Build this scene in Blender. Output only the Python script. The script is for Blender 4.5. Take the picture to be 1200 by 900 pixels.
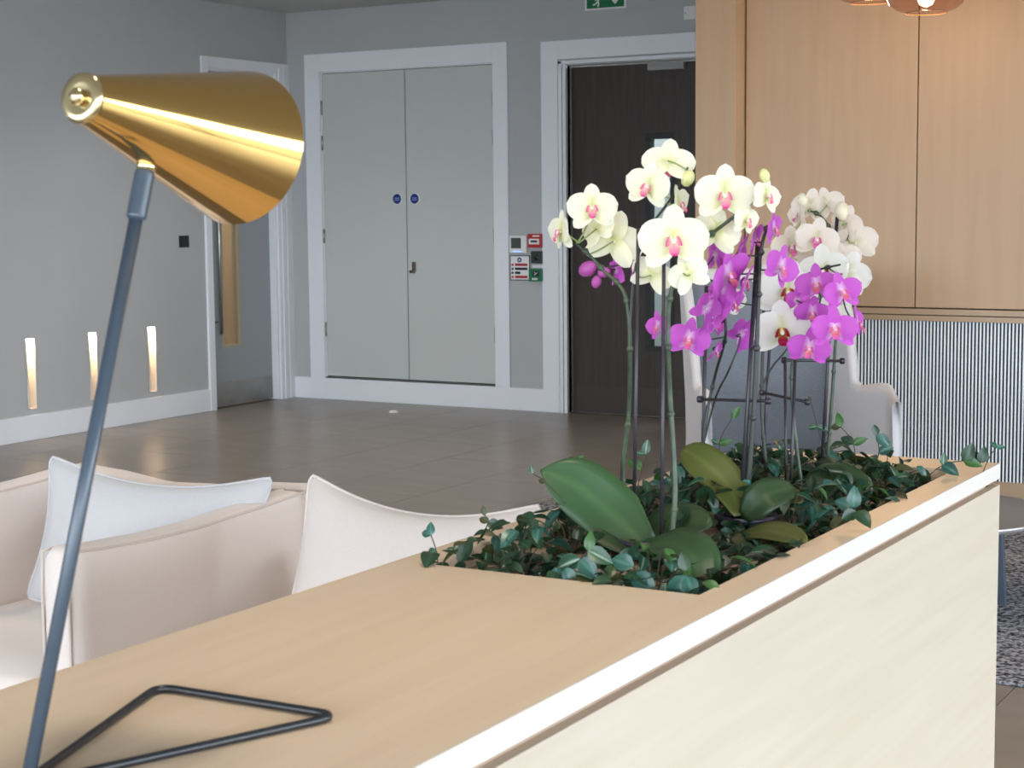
import bpy, math, random
from mathutils import Vector, Matrix
rnd = random.Random(7)
S = bpy.context.scene
COL = S.collection
for o in list(bpy.data.objects):
    bpy.data.objects.remove(o)

# ------------------------------------------------------------------ camera
CAM_R = Vector((0.8649453184523171, 0.5017757669057513, -0.009522385917647596))
CAM_U = Vector((-0.04361196678408043, 0.09405205466814381, 0.994611586181221))
CAM_F = Vector((-0.49996759139032587, 0.859869345167535, -0.10323331245538252))
EYE = Vector((0, 0, 1.5))
FPX = 2010.67
cd = bpy.data.cameras.new('camera')
cam = bpy.data.objects.new('camera', cd)
COL.objects.link(cam)
cd.sensor_width = 36
cd.lens = FPX * 36 / 1200
cd.clip_start = .05
cd.clip_end = 200
mw = Matrix((CAM_R, CAM_U, -CAM_F)).transposed().to_4x4()
mw.translation = EYE
cam.matrix_world = mw
cd.dof.use_dof = True
cd.dof.focus_distance = 5.0
cd.dof.aperture_fstop = 13.0
S.camera = cam

# ------------------------------------------------------------------ light and exposure
S.view_settings.view_transform = 'Standard'
S.view_settings.look = 'None'
S.view_settings.gamma = 1
S.view_settings.exposure = 0.0
S.cycles.use_denoising = True
S.cycles.max_bounces = 8
W = bpy.data.worlds.new('overcast_sky')
S.world = W
W.use_nodes = True
wb = W.node_tree.nodes['Background']
wb.inputs[0].default_value = (.79, .885, 1.0, 1)      # even bright overcast
wb.inputs[1].default_value = 11.2


def area(name, loc, size, sizey, power, color, direction):
    l = bpy.data.lights.new(name, 'AREA')
    l.shape = 'RECTANGLE'
    l.size = size
    l.size_y = sizey
    l.energy = power
    l.color = color
    o = bpy.data.objects.new(name, l)
    COL.objects.link(o)
    o.location = loc
    o.rotation_euler = Vector(direction).to_track_quat('-Z', 'Y').to_euler()
    return o


def portal(name, loc, sx, sy, direction):
    o = area(name, loc, sx, sy, 1, (1, 1, 1), direction)
    o.data.cycles.is_portal = True
    return o


portal('facade_portal', (6.0, 1.75, 1.4), 13.5, 2.8, (-1, 0, 0))
portal('rear_facade_portal', (-1.2, -5.0, 1.4), 14.3, 2.8, (0, 1, 0))

# recessed ceiling downlights of the lounge, all above and outside the frame
for dx_, dy_ in ((-1.3, 2.0), (-3.7, 5.0), (-5.4, 3.6), (-2.2, 5.2), (-4.3, 6.4), (-6.4, 6.2), (-5.2, 8.6), (-7.0, 8.8), (.6, 4.2)):
    dl = area('downlight', (dx_, dy_, 3.0), .22, .22, 8, (1, .88, .74), (0, 0, -1))
    dl.data.spread = math.radians(120)

# ------------------------------------------------------------------ helpers
def at(px, py, Y):
    """point of the plane y = Y that the photograph shows at a pixel"""
    d = CAM_R * ((px - 600) / FPX) + CAM_U * (-(py - 450) / FPX) + CAM_F
    return EYE + d * ((Y - EYE.y) / d.y)


class MB:
    def __init__(self):
        self.v = []
        self.f = []
        self.sm = []
        self.att = []

    def add(self, vs, fs, smooth=False, att=None):
        n = len(self.v)
        self.v += [tuple(p) for p in vs]
        self.f += [tuple(i + n for i in f) for f in fs]
        self.sm += [smooth] * len(fs)
        self.att += list(att) if att else [0.0] * len(vs)

    def box(self, x0, x1, y0, y1, z0, z1):
        vs = [(x, y, z) for x in (x0, x1) for y in (y0, y1) for z in (z0, z1)]
        self.add(vs, [(0, 1, 3, 2), (4, 6, 7, 5), (0, 4, 5, 1), (2, 3, 7, 6), (0, 2, 6, 4), (1, 5, 7, 3)])

    def tube(self, pts, r, n=8, closed=False):
        pts = [Vector(p) for p in pts]
        m = len(pts)
        rs = r if isinstance(r, (list, tuple)) else [r] * m
        vs = []
        up = None
        for i, p in enumerate(pts):
            a = pts[(i - 1) % m] if (closed or i) else p
            b = pts[(i + 1) % m] if (closed or i < m - 1) else p
            t = (b - a).normalized()
            if up is None:
                up = t.orthogonal().normalized()
            up = (up - t * up.dot(t)).normalized()
            s = t.cross(up)
            for k in range(n):
                an = 2 * math.pi * k / n
                vs.append(p + (up * math.cos(an) + s * math.sin(an)) * rs[i])
        fs = []
        for i in range(m if closed else m - 1):
            j = (i + 1) % m
            for k in range(n):
                l = (k + 1) % n
                fs.append((i * n + k, i * n + l, j * n + l, j * n + k))
        if not closed:
            fs.append(tuple(range(n - 1, -1, -1)))
            fs.append(tuple((m - 1) * n + k for k in range(n)))
        self.add(vs, fs, True)

    def lathe(self, prof, origin=(0, 0, 0), axis=(0, 0, 1), n=32):
        ax = Vector(axis).normalized()
        u = ax.orthogonal().normalized()
        w = ax.cross(u)
        o = Vector(origin)
        vs = [o + ax * h + (u * math.cos(2 * math.pi * k / n) + w * math.sin(2 * math.pi * k / n)) * r for r, h in prof for k in range(n)]
        fs = []
        for i in range(len(prof) - 1):
            for k in range(n):
                l = (k + 1) % n
                fs.append((i * n + k, i * n + l, (i + 1) * n + l, (i + 1) * n + k))
        self.add(vs, fs, True)

    def grid(self, fn, nu, nv, closed_v=False, att=None):
        vs = []
        at_ = []
        for i in range(nu + 1):
            for j in range(nv + (0 if closed_v else 1)):
                vs.append(fn(i / nu, j / nv))
                at_.append(att(i / nu, j / nv) if att else 0.0)
        w = nv if closed_v else nv + 1
        fs = []
        for i in range(nu):
            for j in range(nv):
                k = (j + 1) % w
                fs.append((i * w + j, i * w + k, (i + 1) * w + k, (i + 1) * w + j))
        self.add(vs, fs, True, at_)

    def poly(self, pts, z0, z1):
        n = len(pts)
        vs = [(x, y, z0) for x, y in pts] + [(x, y, z1) for x, y in pts]
        fs = [tuple(range(n - 1, -1, -1)), tuple(range(n, 2 * n))]
        fs += [(i, (i + 1) % n, n + (i + 1) % n, n + i) for i in range(n)]
        self.add(vs, fs)

    def mesh(self, name, mat):
        me = bpy.data.meshes.new(name)
        me.from_pydata(self.v, [], self.f)
        me.polygons.foreach_set('use_smooth', self.sm)
        if any(self.att):
            a = me.attributes.new('tint', 'FLOAT', 'POINT')
            a.data.foreach_set('value', self.att)
        if mat:
            me.materials.append(mat)
        me.update()
        return me

    def build(self, name, mat, parent=None, bevel=0, seg=2):
        return link(name, self.mesh(name, mat), parent, bevel, seg)


def link(name, me, parent=None, bevel=0, seg=2):
    o = bpy.data.objects.new(name, me)
    COL.objects.link(o)
    if parent:
        o.parent = parent
    if bevel:
        b = o.modifiers.new('Bevel', 'BEVEL')
        b.width = bevel
        b.segments = seg
        b.limit_method = 'ANGLE'
    return o


def boxo(name, dims, mat, parent=None, bevel=0):
    m = MB()
    m.box(*dims)
    return m.build(name, mat, parent, bevel)


def tag(o, label=None, cat=None, group=None, kind=None):
    if label:
        o['label'] = label
    if cat:
        o['category'] = cat
    if group:
        o['group'] = group
    if kind:
        o['kind'] = kind
    return o


def thing(name, label, cat, loc=(0, 0, 0), group=None):
    o = bpy.data.objects.new(name, None)
    COL.objects.link(o)
    o.empty_display_size = .05
    o.location = loc
    return tag(o, label, cat, group)


def off(o, base):
    """move a mesh built in world coordinates under an Empty standing at base"""
    o.data.transform(Matrix.Translation(-Vector(base)))
    return o


def bez(pts, n=12):
    """smooth Catmull-Rom curve through points"""
    P = [Vector(p) for p in pts]
    P = [P[0] * 2 - P[1]] + P + [P[-1] * 2 - P[-2]]
    out = []
    for i in range(1, len(P) - 2):
        for k in range(n):
            t = k / n
            a, b, c, d = P[i - 1:i + 3]
            out.append(.5 * ((2 * b) + (c - a) * t + (2 * a - 5 * b + 4 * c - d) * t * t + (3 * b - a - 3 * c + d) * t ** 3))
    out.append(P[-2])
    return out


# ------------------------------------------------------------------ materials
MATS = {}


def mat(name, col, rough=.5, metal=0, spec=.5, emit=None, es=0, coat=0):
    m = bpy.data.materials.new(name)
    m.use_nodes = True
    b = m.node_tree.nodes['Principled BSDF']
    b.inputs['Base Color'].default_value = (*col, 1)
    b.inputs['Roughness'].default_value = rough
    b.inputs['Metallic'].default_value = metal
    b.inputs['Specular IOR Level'].default_value = spec
    if coat:
        b.inputs['Coat Weight'].default_value = coat
        b.inputs['Coat Roughness'].default_value = .1
    if emit:
        b.inputs['Emission Color'].default_value = (*emit, 1)
        b.inputs['Emission Strength'].default_value = es
    MATS[name] = m
    return m


def N(m, t, **kw):
    n = m.node_tree.nodes.new(t)
    for k, v in kw.items():
        setattr(n, k, v)
    return n


def noise_col(m, c1, c2, scale, stretch=(1, 1, 1), lo=.35, hi=.65, detail=4, bump=0, bump_scale=None, rough=None, dist=.02):
    nt = m.node_tree
    L = nt.links.new
    b = nt.nodes['Principled BSDF']
    tc = N(m, 'ShaderNodeTexCoord')
    mp = N(m, 'ShaderNodeMapping')
    mp.inputs['Scale'].default_value = stretch
    L(tc.outputs['Object'], mp.inputs['Vector'])
    nz = N(m, 'ShaderNodeTexNoise')
    nz.inputs['Scale'].default_value = scale
    nz.inputs['Detail'].default_value = detail
    L(mp.outputs[0], nz.inputs['Vector'])
    cr = N(m, 'ShaderNodeValToRGB')
    cr.color_ramp.elements[0].position = lo
    cr.color_ramp.elements[1].position = hi
    cr.color_ramp.elements[0].color = (*c1, 1)
    cr.color_ramp.elements[1].color = (*c2, 1)
    L(nz.outputs['Fac'], cr.inputs['Fac'])
    L(cr.outputs['Color'], b.inputs['Base Color'])
    if bump:
        bn = N(m, 'ShaderNodeBump')
        bn.inputs['Strength'].default_value = bump
        bn.inputs['Distance'].default_value = dist
        src = nz
        if bump_scale:
            src = N(m, 'ShaderNodeTexNoise')
            src.inputs['Scale'].default_value = bump_scale
            src.inputs['Detail'].default_value = 2
            L(mp.outputs[0], src.inputs['Vector'])
        L(src.outputs['Fac'], bn.inputs['Height'])
        L(bn.outputs['Normal'], b.inputs['Normal'])
    return m


def wood(name, c1, c2, grain, rough=.45, scale=6):
    st = [9, 9, 9]
    st[grain] = .55
    m = mat(name, c1, rough)
    return noise_col(m, c1, c2, scale, st, .3, .7, 6, bump=.05, dist=.003)


def fabric(name, c1, c2, sc=500, bump=.25):
    m = mat(name, c1, .95, spec=.15)
    m.node_tree.nodes['Principled BSDF'].inputs['Sheen Weight'].default_value = .25
    noise_col(m, c1, c2, sc, (1, 1, 1), .3, .7, 2, bump=bump, dist=.002)
    return m


def petal_mat(name, base, mid, tip, pos=(.0, .3, 1.), trans=.35):
    m = mat(name, mid, .55, spec=.2)
    nt = m.node_tree
    L = nt.links.new
    b = nt.nodes['Principled BSDF']
    at_ = N(m, 'ShaderNodeAttribute', attribute_name='tint')
    cr = N(m, 'ShaderNodeValToRGB')
    e = cr.color_ramp.elements
    e[0].position, e[0].color = pos[0], (*base, 1)
    e[1].position, e[1].color = pos[2], (*tip, 1)
    x = e.new(pos[1])
    x.color = (*mid, 1)
    L(at_.outputs['Fac'], cr.inputs['Fac'])
    L(cr.outputs[0], b.inputs['Base Color'])
    tr = N(m, 'ShaderNodeBsdfTranslucent')
    L(cr.outputs[0], tr.inputs['Color'])
    mx = N(m, 'ShaderNodeMixShader')
    mx.inputs[0].default_value = trans
    L(b.outputs[0], mx.inputs[1])
    L(tr.outputs[0], mx.inputs[2])
    L(mx.outputs[0], nt.nodes['Material Output'].inputs['Surface'])
    return m


def leaf_mat(name, edge, centre, rough=.4, pos=.5, trans=.15):
    m = petal_mat(name, centre, edge, edge, (0, pos, 1), trans)
    b = m.node_tree.nodes['Principled BSDF']
    b.inputs['Roughness'].default_value = rough
    b.inputs['Specular IOR Level'].default_value = .5
    return m


WALL = noise_col(mat('grey_wall_paint', (.47, .475, .475), .75, spec=.3), (.465, .47, .47), (.48, .485, .485), 3)
CEIL = mat('ceiling_paint', (.55, .55, .55), .85)
TRIM = mat('white_satin_trim', (.83, .85, .88), .4)
DOORW = mat('pale_cupboard_door', (.57, .60, .57), .45)
DOORG = mat('grey_door_laminate', (.33, .36, .37), .45)
DARKD = wood('dark_stained_veneer', (.030, .019, .015), (.046, .031, .025), 2, .45)
STEEL = mat('brushed_steel', (.45, .44, .42), .38, 1)
KICK = noise_col(mat('steel_kick_plate', (.3, .29, .28), .4, .8), (.27, .26, .25), (.36, .35, .33), 4)
BRONZE = mat('bronze_kick_plate', (.06, .048, .04), .45, .4)
BLACK = mat('black_plastic', (.012, .012, .014), .4)
GAP = mat('dark_gap', (.02, .02, .02), .8)
GROUT = mat('grout', (.15, .13, .11), .8)
TILE = noise_col(mat('taupe_porcelain', (.23, .195, .165), .30, spec=.5), (.21, .18, .152), (.27, .232, .198), 2.2, (1, 3, 1), .3, .7, 5)
OAKV = wood('oak_veneer_vertical', (.425, .285, .168), (.455, .31, .187), 2, .45, 2.5)
OAKH = wood('oak_veneer_horizontal', (.38, .265, .165), (.42, .30, .19), 0, .45, 4)
OAKTOP = wood('pale_oak_top', (.72, .545, .37), (.77, .595, .415), 1, .35, 4)
OAKFACE = wood('window_lit_oak_face', (.515, .44, .345), (.555, .48, .385), 1, .45, 4)  # same oak as the top, overexposure from window light put into its colour
OAKEDGE = wood('window_lit_oak_edge', (.64, .605, .55), (.68, .645, .59), 1, .45, 4)  # slab edge oak whitened: strong window light painted into the colour
OAKREC = wood('oak_recess', (.36, .25, .18), (.42, .30, .21), 1, .6, 4)
LINEN = fabric('pink_beige_linen', (.77, .675, .61), (.83, .735, .67))
PALELINEN = fabric('pale_grey_linen', (.53, .51, .51), (.60, .58, .58))
BLUSH = fabric('blush_linen', (.68, .60, .55), (.75, .67, .62))
PIPE = fabric('piping_cord', (.66, .56, .49), (.70, .60, .53), 300)
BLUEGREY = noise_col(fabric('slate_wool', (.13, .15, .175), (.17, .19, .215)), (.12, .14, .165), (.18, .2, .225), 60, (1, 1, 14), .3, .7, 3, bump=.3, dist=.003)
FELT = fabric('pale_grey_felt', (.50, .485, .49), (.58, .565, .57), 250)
RIBW = mat('white_rib', (.74, .78, .80), .6)
RIBK = mat('rib_backing', (.012, .014, .018), .7)
BRASS = mat('polished_brass', (.68, .44, .155), .07, 1)
PBRASS = mat('pale_brass', (.75, .62, .36), .16, 1)
POWDER = mat('blue_black_powder_coat', (.045, .065, .09), .32, spec=.6)
WIRE = mat('black_wire', (.012, .014, .018), .3, spec=.6)
TABLETOP = mat('charcoal_table_top', (.15, .145, .14), .4)
RUG = noise_col(mat('speckled_rug', (.1, .1, .1), 1, spec=.1), (.04, .04, .048), (.40, .41, .44), 55, (1, 1, 1), .38, .62, 3, bump=.8, dist=.02)
SOIL = noise_col(mat('bark_soil', (.02, .015, .01), 1), (.008, .007, .006), (.026, .020, .015), 60, bump=.8, dist=.02)
RED = mat('sign_red', (.45, .01, .015), .4)
WHITE = mat('sign_white', (.8, .8, .8), .4)
GREEN = mat('sign_green', (.0, .16, .055), .4)
DGREEN = mat('dark_green_plastic', (.01, .06, .04), .4)
BLUE = mat('sign_blue', (.01, .03, .22), .4)
SCREEN = mat('grey_green_screen', (.06, .075, .065), .3)
BLED = mat('blue_status_light', (.1, .2, .8), .4, emit=(.35, .5, 1), es=1.2)
STEM = noise_col(mat('orchid_stem', (.05, .075, .035), .45), (.02, .036, .022), (.062, .09, .042), 25)
DSTEM = mat('dark_orchid_stem', (.022, .025, .02), .45)
STALK = mat('pale_green_stalk', (.24, .30, .11), .5)
STAKE = mat('dark_stake', (.022, .018, .025), .4)
CLIP = mat('teal_tie', (.03, .2, .16), .5)
POT = mat('aubergine_pot', (.045, .035, .06), .35)
OLEAF = leaf_mat('orchid_leaf', (.036, .09, .03), (.055, .125, .042), .38, .25)
OLEAFY = leaf_mat('olive_orchid_leaf', (.10, .115, .022), (.13, .15, .03), .45, .25)
OLEAFD = leaf_mat('deep_orchid_leaf', (.025, .055, .018), (.04, .075, .025), .42, .25)
VINE = [leaf_mat('vine_dark', (.018, .05, .022), (.03, .08, .04), .35, .3),
        leaf_mat('vine_blue', (.03, .10, .075), (.07, .19, .14), .3, .35),
        leaf_mat('vine_striped', (.03, .085, .045), (.30, .42, .30), .35, .22),
        leaf_mat('vine_green', (.035, .11, .025), (.06, .15, .04), .35, .4),
        leaf_mat('vine_olive', (.05, .055, .015), (.07, .08, .025), .45, .4)]
VSTEM = mat('vine_stem', (.05, .04, .02), .6)
WARMGLOW = mat('warm_lamp_glow', (1, .9, .75), .4, emit=(1, .82, .6), es=14)
NICHE = mat('niche_lining', (.8, .72, .62), .6)
BULB = mat('bulb_glow', (1, .8, .5), .4, emit=(1, .62, .28), es=22)
CORRW = mat('corridor_paint', (.6, .62, .62), .8)
CORRWOOD = wood('corridor_wood', (.42, .31, .20), (.48, .36, .24), 2, .5, 4)


def glass_mat(name, col, rough=0.0, alpha=.8, ior=1.45):
    """thin pane: mostly clear with a mirror reflection"""
    m = bpy.data.materials.new(name)
    m.use_nodes = True
    nt = m.node_tree
    nt.nodes.remove(nt.nodes['Principled BSDF'])
    t = N(m, 'ShaderNodeBsdfTransparent')
    t.inputs[0].default_value = (*col, 1)
    g = N(m, 'ShaderNodeBsdfGlossy')
    g.inputs['Roughness'].default_value = rough
    # Schlick reflectance from either side of the thin pane
    lw = N(m, 'ShaderNodeLayerWeight')
    lw.inputs[0].default_value = .5
    pw = N(m, 'ShaderNodeMath', operation='POWER')
    pw.inputs[1].default_value = 5
    f = N(m, 'ShaderNodeMath', operation='MULTIPLY_ADD')
    r0 = ((ior - 1) / (ior + 1)) ** 2
    f.inputs[1].default_value = 1 - r0
    f.inputs[2].default_value = r0
    x = N(m, 'ShaderNodeMixShader')
    nt.links.new(lw.outputs['Facing'], pw.inputs[0])
    nt.links.new(pw.outputs[0], f.inputs[0])
    nt.links.new(f.outputs[0], x.inputs[0])
    nt.links.new(t.outputs[0], x.inputs[1])
    nt.links.new(g.outputs[0], x.inputs[2])
    nt.links.new(x.outputs[0], nt.nodes['Material Output'].inputs['Surface'])
    return m


PANE = glass_mat('clear_pane', (.88, .92, .92))
AMBER = glass_mat('amber_glass', (.88, .72, .65), .02, ior=1.6)

# ------------------------------------------------------------------ room shell
XL, YB, ZC = -8.351, 10.903, 3.012
XR, YF = 6.0, -5.0


def wall_cells(m, fixed, lo, hi, u0, u1, z0, z1, holes):
    """solid wall with rectangular holes, as boxes; fixed = 'x' or 'y'"""
    us = sorted({u0, u1, *[h[0] for h in holes], *[h[1] for h in holes]})
    zs = sorted({z0, z1, *[h[2] for h in holes], *[h[3] for h in holes]})
    for a, b in zip(us, us[1:]):
        for c, d in zip(zs, zs[1:]):
            mu, mz = (a + b) / 2, (c + d) / 2
            if any(h[0] < mu < h[1] and h[2] < mz < h[3] for h in holes):
                continue
            if fixed == 'x':
                m.box(lo, hi, a, b, c, d)
            else:
                m.box(a, b, lo, hi, c, d)


fl = boxo('floor', (XL - .2, XR + .2, YF - .2, YB + .2, -.12, -.003), GROUT)
tag(fl, 'taupe large format porcelain tile floor', kind='structure')
tm = MB()
tm.box(-.2985, .2985, -.5985, .5985, -.008, 0)
tmesh = tm.mesh('tile', TILE)
tiles_near = MB()


def in_view(p, margin=60):
    q = Vector(p) - EYE
    d = q.dot(CAM_F)
    if d < .5:
        return False
    x, y = 600 + FPX * q.dot(CAM_R) / d, 450 - FPX * q.dot(CAM_U) / d
    return -margin < x < 1200 + margin and -margin < y < 900 + margin


ix0 = -12
for i in range(ix0, 13):
    x = -1.27 + .3 + .6 * i
    for j in range(-5, 10):
        y = .2 + 1.2 * j + (.6 if i % 2 else 0)
        x0, x1, y0, y1 = max(x - .2985, XL), min(x + .2985, XR), max(y - .5985, YF), min(y + .5985, YB)
        if x1 - x0 < .02 or y1 - y0 < .02:
            continue
        if any(in_view((xx, yy, 0)) for xx in (x0, x, x1) for yy in (y0, y, y1)):
            if x1 - x0 > .59 and y1 - y0 > 1.19:
                o = link('tile', tmesh, fl)
                o.location = (x, y, 0)
            else:
                boxo('tile', (x0, x1, y0, y1, -.008, 0), TILE, fl)
        else:
            tiles_near.box(x0, x1, y0, y1, -.008, 0)
tag(tiles_near.build('tiles_out_of_frame', TILE, fl), kind='stuff')

tag(boxo('ceiling', (XL - .2, XR + .2, YF - .2, YB + .2, ZC, ZC + .15), CEIL), 'plain pale grey ceiling', kind='structure')

# left wall with the slot lights and a door opening
slots = [(8.095, .075), (8.668, .073), (9.258, .078)]
SZ0, SZ1 = .205, .663
D1 = (9.929, 10.722, 0, 2.53)
m = MB()
wall_cells(m, 'x', XL - .18, XL, YF, YB, 0, ZC, [(y - w / 2 - .003, y + w / 2 + .003, SZ0 - .003, SZ1 + .003) for y, w in slots] + [D1])
tag(m.build('wall_left', WALL), 'grey painted wall with three low slot lights', kind='structure')
# back wall with cupboard recess and dark door opening
D2 = (-8.03, -6.472, .178, 2.54)
D3 = (-5.86, -4.76, 0, 2.49)
m = MB()
wall_cells(m, 'y', YB, YB + .18, XL - .18, XR, 0, ZC, [D2, D3])
tag(m.build('wall_back', WALL), 'grey painted end wall behind the cupboard doors', kind='structure')

# baseboards
m = MB()
m.box(XL, XL + .018, YF, 9.864, 0, .165)
tag(m.build('baseboard_left', TRIM, bevel=.003), 'white skirting board under slot lights', kind='structure')
m = MB()
m.box(XL + .018, -6.065, YB - .018, YB, 0, .166)
tag(m.build('baseboard_back', TRIM, bevel=.003), 'white skirting under the cupboard doors', kind='structure')
# trims round the doors
m = MB()
for a, b, c, d in ((9.864, 9.929, 0, 2.615), (10.722, 10.903, 0, 2.615), (9.929, 10.722, 2.53, 2.615)):
    m.box(XL, XL + .022, a, b, c, d)
for a, b in ((10.76, 10.80), (10.82, 10.85)):
    m.box(XL + .022, XL + .03, a, b, 0, 2.58)
m.box(XL - .1, XL, 9.929, 9.945, 0, 2.53)
m.box(XL - .1, XL, 10.706, 10.722, 0, 2.53)
m.box(XL - .1, XL, 9.945, 10.706, 2.515, 2.53)
tag(m.build('trim_1', TRIM, bevel=.002), 'white frame of the left hand door', kind='structure')
m = MB()
for a, b, c, d in ((-8.172, -8.03, .166, 2.682), (-6.472, -6.348, .166, 2.682), (-8.03, -6.472, 2.54, 2.682)):
    m.box(a, b, YB - .018, YB, c, d)
m.box(-8.03, -8.022, YB, YB + .05, .178, 2.54)
m.box(-6.48, -6.472, YB, YB + .05, .178, 2.54)
m.box(-8.03, -6.472, YB, YB + .05, .166, .178)
m.box(-8.03, -6.472, YB, YB + .05, 2.532, 2.54)
tag(m.build('trim_2', TRIM, bevel=.002), 'wide white surround of the cupboard doors', kind='structure')
m = MB()
for a, b, c, d in ((-6.065, -5.93, 0, 2.665), (-4.7, -4.57, 0, 2.665), (-5.93, -4.7, 2.535, 2.665)):
    m.box(a, b, YB - .022, YB, c, d)
for a, b, c, d in ((-5.918, -5.894, 0, 2.52), (-5.884, -5.86, 0, 2.50), (-5.918, -4.72, 2.498, 2.522)):
    m.box(a, b, YB - .03, YB + .04, c, d)
m.box(-5.93, -5.918, YB - .01, YB, 0, 2.53)
m.box(-5.894, -5.884, YB - .008, YB, 0, 2.53)
tag(m.build('trim_3', TRIM, bevel=.002), 'stepped white frame of the dark door', kind='structure')

# wood clad partition on the right
YW = 8.5
XP = -3.741
wr = boxo('wall_right', (XP + .003, XR, YW + .02, YB, 0, ZC), GAP)
tag(wr, 'oak clad partition with ribbed lower panel', kind='structure')
boxo('pillar_panel', (XP, -3.514, 8.38, YW + .05, 0, ZC), OAKV, wr, .002)
boxo('return_panel', (XP, XP + .003, 8.6, YB, 0, ZC), OAKV, wr)
xs = [-3.508, -2.587, -1.66, -.73, .2, 1.13, 2.06, 2.99, 3.92, 4.85, XR]
for a, b in zip(xs, xs[1:]):
    boxo('oak_panel', (a + .003, b - .003, YW, YW + .02, .972, ZC), OAKV, wr, .0015)
boxo('ledge_board', (-3.512, XR, YW - .03, YW + .02, .937, .966), OAKH, wr, .002)
boxo('lower_ledge_board', (-3.512, XR, YW - .024, YW + .02, .905, .933), OAKH, wr, .002)
boxo('oak_panel', (1.846, XR, YW, YW + .02, .115, .905), OAKV, wr)
boxo('rib_backing', (-3.512, 1.843, YW + .002, YW + .02, .115, .905), RIBK, wr)
boxo('oak_skirting', (-3.512, XR, YW - .02, YW + .02, 0, .115), OAKH, wr, .002)
m = MB()
pr = [(-.0046, 0), (-.0038, -.005), (0, -.007), (.0038, -.005), (.0046, 0)]
m.add([(x, y, z) for z in (.115, .905) for x, y in pr], [(i, i + 1, i + 6, i + 5) for i in range(4)], True)
ribm = m.mesh('rib', RIBW)
k = 0
while k < 300:
    o = link('rib', ribm, wr)
    o.location = (-3.50 + .0178 * k, YW + .002, 0)
    k += 1

# glazed sides of the room behind and right of the camera
m = MB()
for i in range(8):
    y = YF + (8.5 - YF) * i / 7
    m.box(XR, XR + .08, y - .035, y + .035, 0, ZC)
m.box(XR, XR + .08, YF, 8.5, 0, .08)
m.box(XR, XR + .08, YF, 8.5, ZC - .06, ZC)
tag(m.build('window_1', STEEL), 'full height glazed side of the room', kind='structure')
m = MB()
for i in range(7):
    x = XL + (XR - XL) * i / 6
    m.box(x - .035, x + .035, YF - .08, YF, 0, ZC)
m.box(XL, XR, YF - .08, YF, 0, .08)
m.box(XL, XR, YF - .08, YF, ZC - .06, ZC)
tag(m.build('window_2', STEEL), 'full height glazed end of the room', kind='structure')
tag(boxo('terrace', (-60, 60, -60, 60, -.3, -.13), mat('pale_paving', (.16, .17, .15), .8)), 'paved terrace outside the glazing', kind='structure')


# corridors behind the glazed doors
def corridor(name, x0, x1, y0, y1, matl, side, label):
    m = MB()
    t = .05
    if side == 'y':
        m.box(x0, x1, y1, y1 + t, 0, 2.8)
        m.box(x0 - t, x0, y0, y1, 0, 2.8)
        m.box(x1, x1 + t, y0, y1, 0, 2.8)
    else:
        m.box(x0 - t, x0, y0, y1, 0, 2.8)
        m.box(x0, x1, y0 - t, y0, 0, 2.8)
        m.box(x0, x1, y1, y1 + t, 0, 2.8)
    m.box(x0, x1, y0, y1, 2.8, 2.85)
    m.box(x0, x1, y0, y1, -.05, -.003)
    return tag(m.build(name, matl), label, kind='structure')


corridor('wall_corridor', -6.6, -4.2, YB + .18, YB + 2.2, CORRW, 'y', 'pale corridor seen through the dark door pane')
corridor('wall_lobby', XL - 1.6, XL - .18, 9.5, 11.6, CORRWOOD, 'x', 'wood lined lobby seen through the left door pane')


def bulb_light(name, loc, power, color, r=.05, spot=False):
    l = bpy.data.lights.new(name, 'POINT')
    l.energy = power
    l.color = color
    l.shadow_soft_size = r
    o = bpy.data.objects.new(name, l)
    COL.objects.link(o)
    o.location = loc
    return o


bulb_light('corridor_lamp', (-5.4, YB + 1.3, 2.6), 60, (.95, 1, 1), .15)
bulb_light('lobby_lamp', (XL - .9, 10.6, 2.5), 50, (1, .93, .82), .15)

# ------------------------------------------------------------------ slot lights
where = ['nearest the left edge', 'middle one, behind the lamp stem', 'nearest the grey door']
for i, (y, w) in enumerate(slots):
    base = (XL - .06, y, SZ0)
    t = thing('slot_light', 'low recessed slot light in grey wall, ' + where[i], 'light', base, 'slot lights in the left wall')
    m = MB()
    a, b = y - w / 2, y + w / 2
    x0, x1 = XL - .07, XL + .001
    ta = a + .004
    # tapered recess: back, sides, sill
    m.add([(x0, a, SZ1), (x0, b, SZ1), (x0, b, SZ0), (x0, a + .02, SZ0)], [(0, 1, 2, 3)])
    m.add([(x0, a, SZ1), (x0, a + .02, SZ0), (x1, a + .02, SZ0), (x1, a, SZ1)], [(0, 1, 2, 3)])
    m.add([(x0, b, SZ1), (x0, b, SZ0), (x1, b, SZ0), (x1, b, SZ1)], [(0, 1, 2, 3)])
    m.add([(x0, a, SZ0), (x0, b, SZ0), (x1, b, SZ0), (x1, a, SZ0)], [(0, 1, 2, 3)])
    m.add([(x1, a, SZ1), (x1, a + .02, SZ0), (x1, a, SZ0)], [(0, 1, 2)])
    off(m.build('recess_lining', NICHE, t), base)
    m = MB()
    m.box(x0, x1 - .003, a + .002, b - .002, SZ1 - .012, SZ1)
    off(m.build('lamp_strip', WARMGLOW, t), base)
    # a small lamp inside, hidden by nothing: the strip's throw down the recess
    l = area('slot_lamp', (XL - .035, y, SZ1 - .016), .05, .05, 1.6, (1, .78, .52), (0, 0, -1))

# switch plate
sw = thing('wall_switch', 'small black square wall plate beside the grey door', 'switch', (XL, 9.63, 1.265))
off(boxo('plate', (XL, XL + .008, 9.578, 9.682, 1.222, 1.308), BLACK, sw, .002), sw.location)
off(boxo('rocker', (XL + .008, XL + .013, 9.60, 9.66, 1.235, 1.295), BLACK, sw, .002), sw.location)

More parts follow.
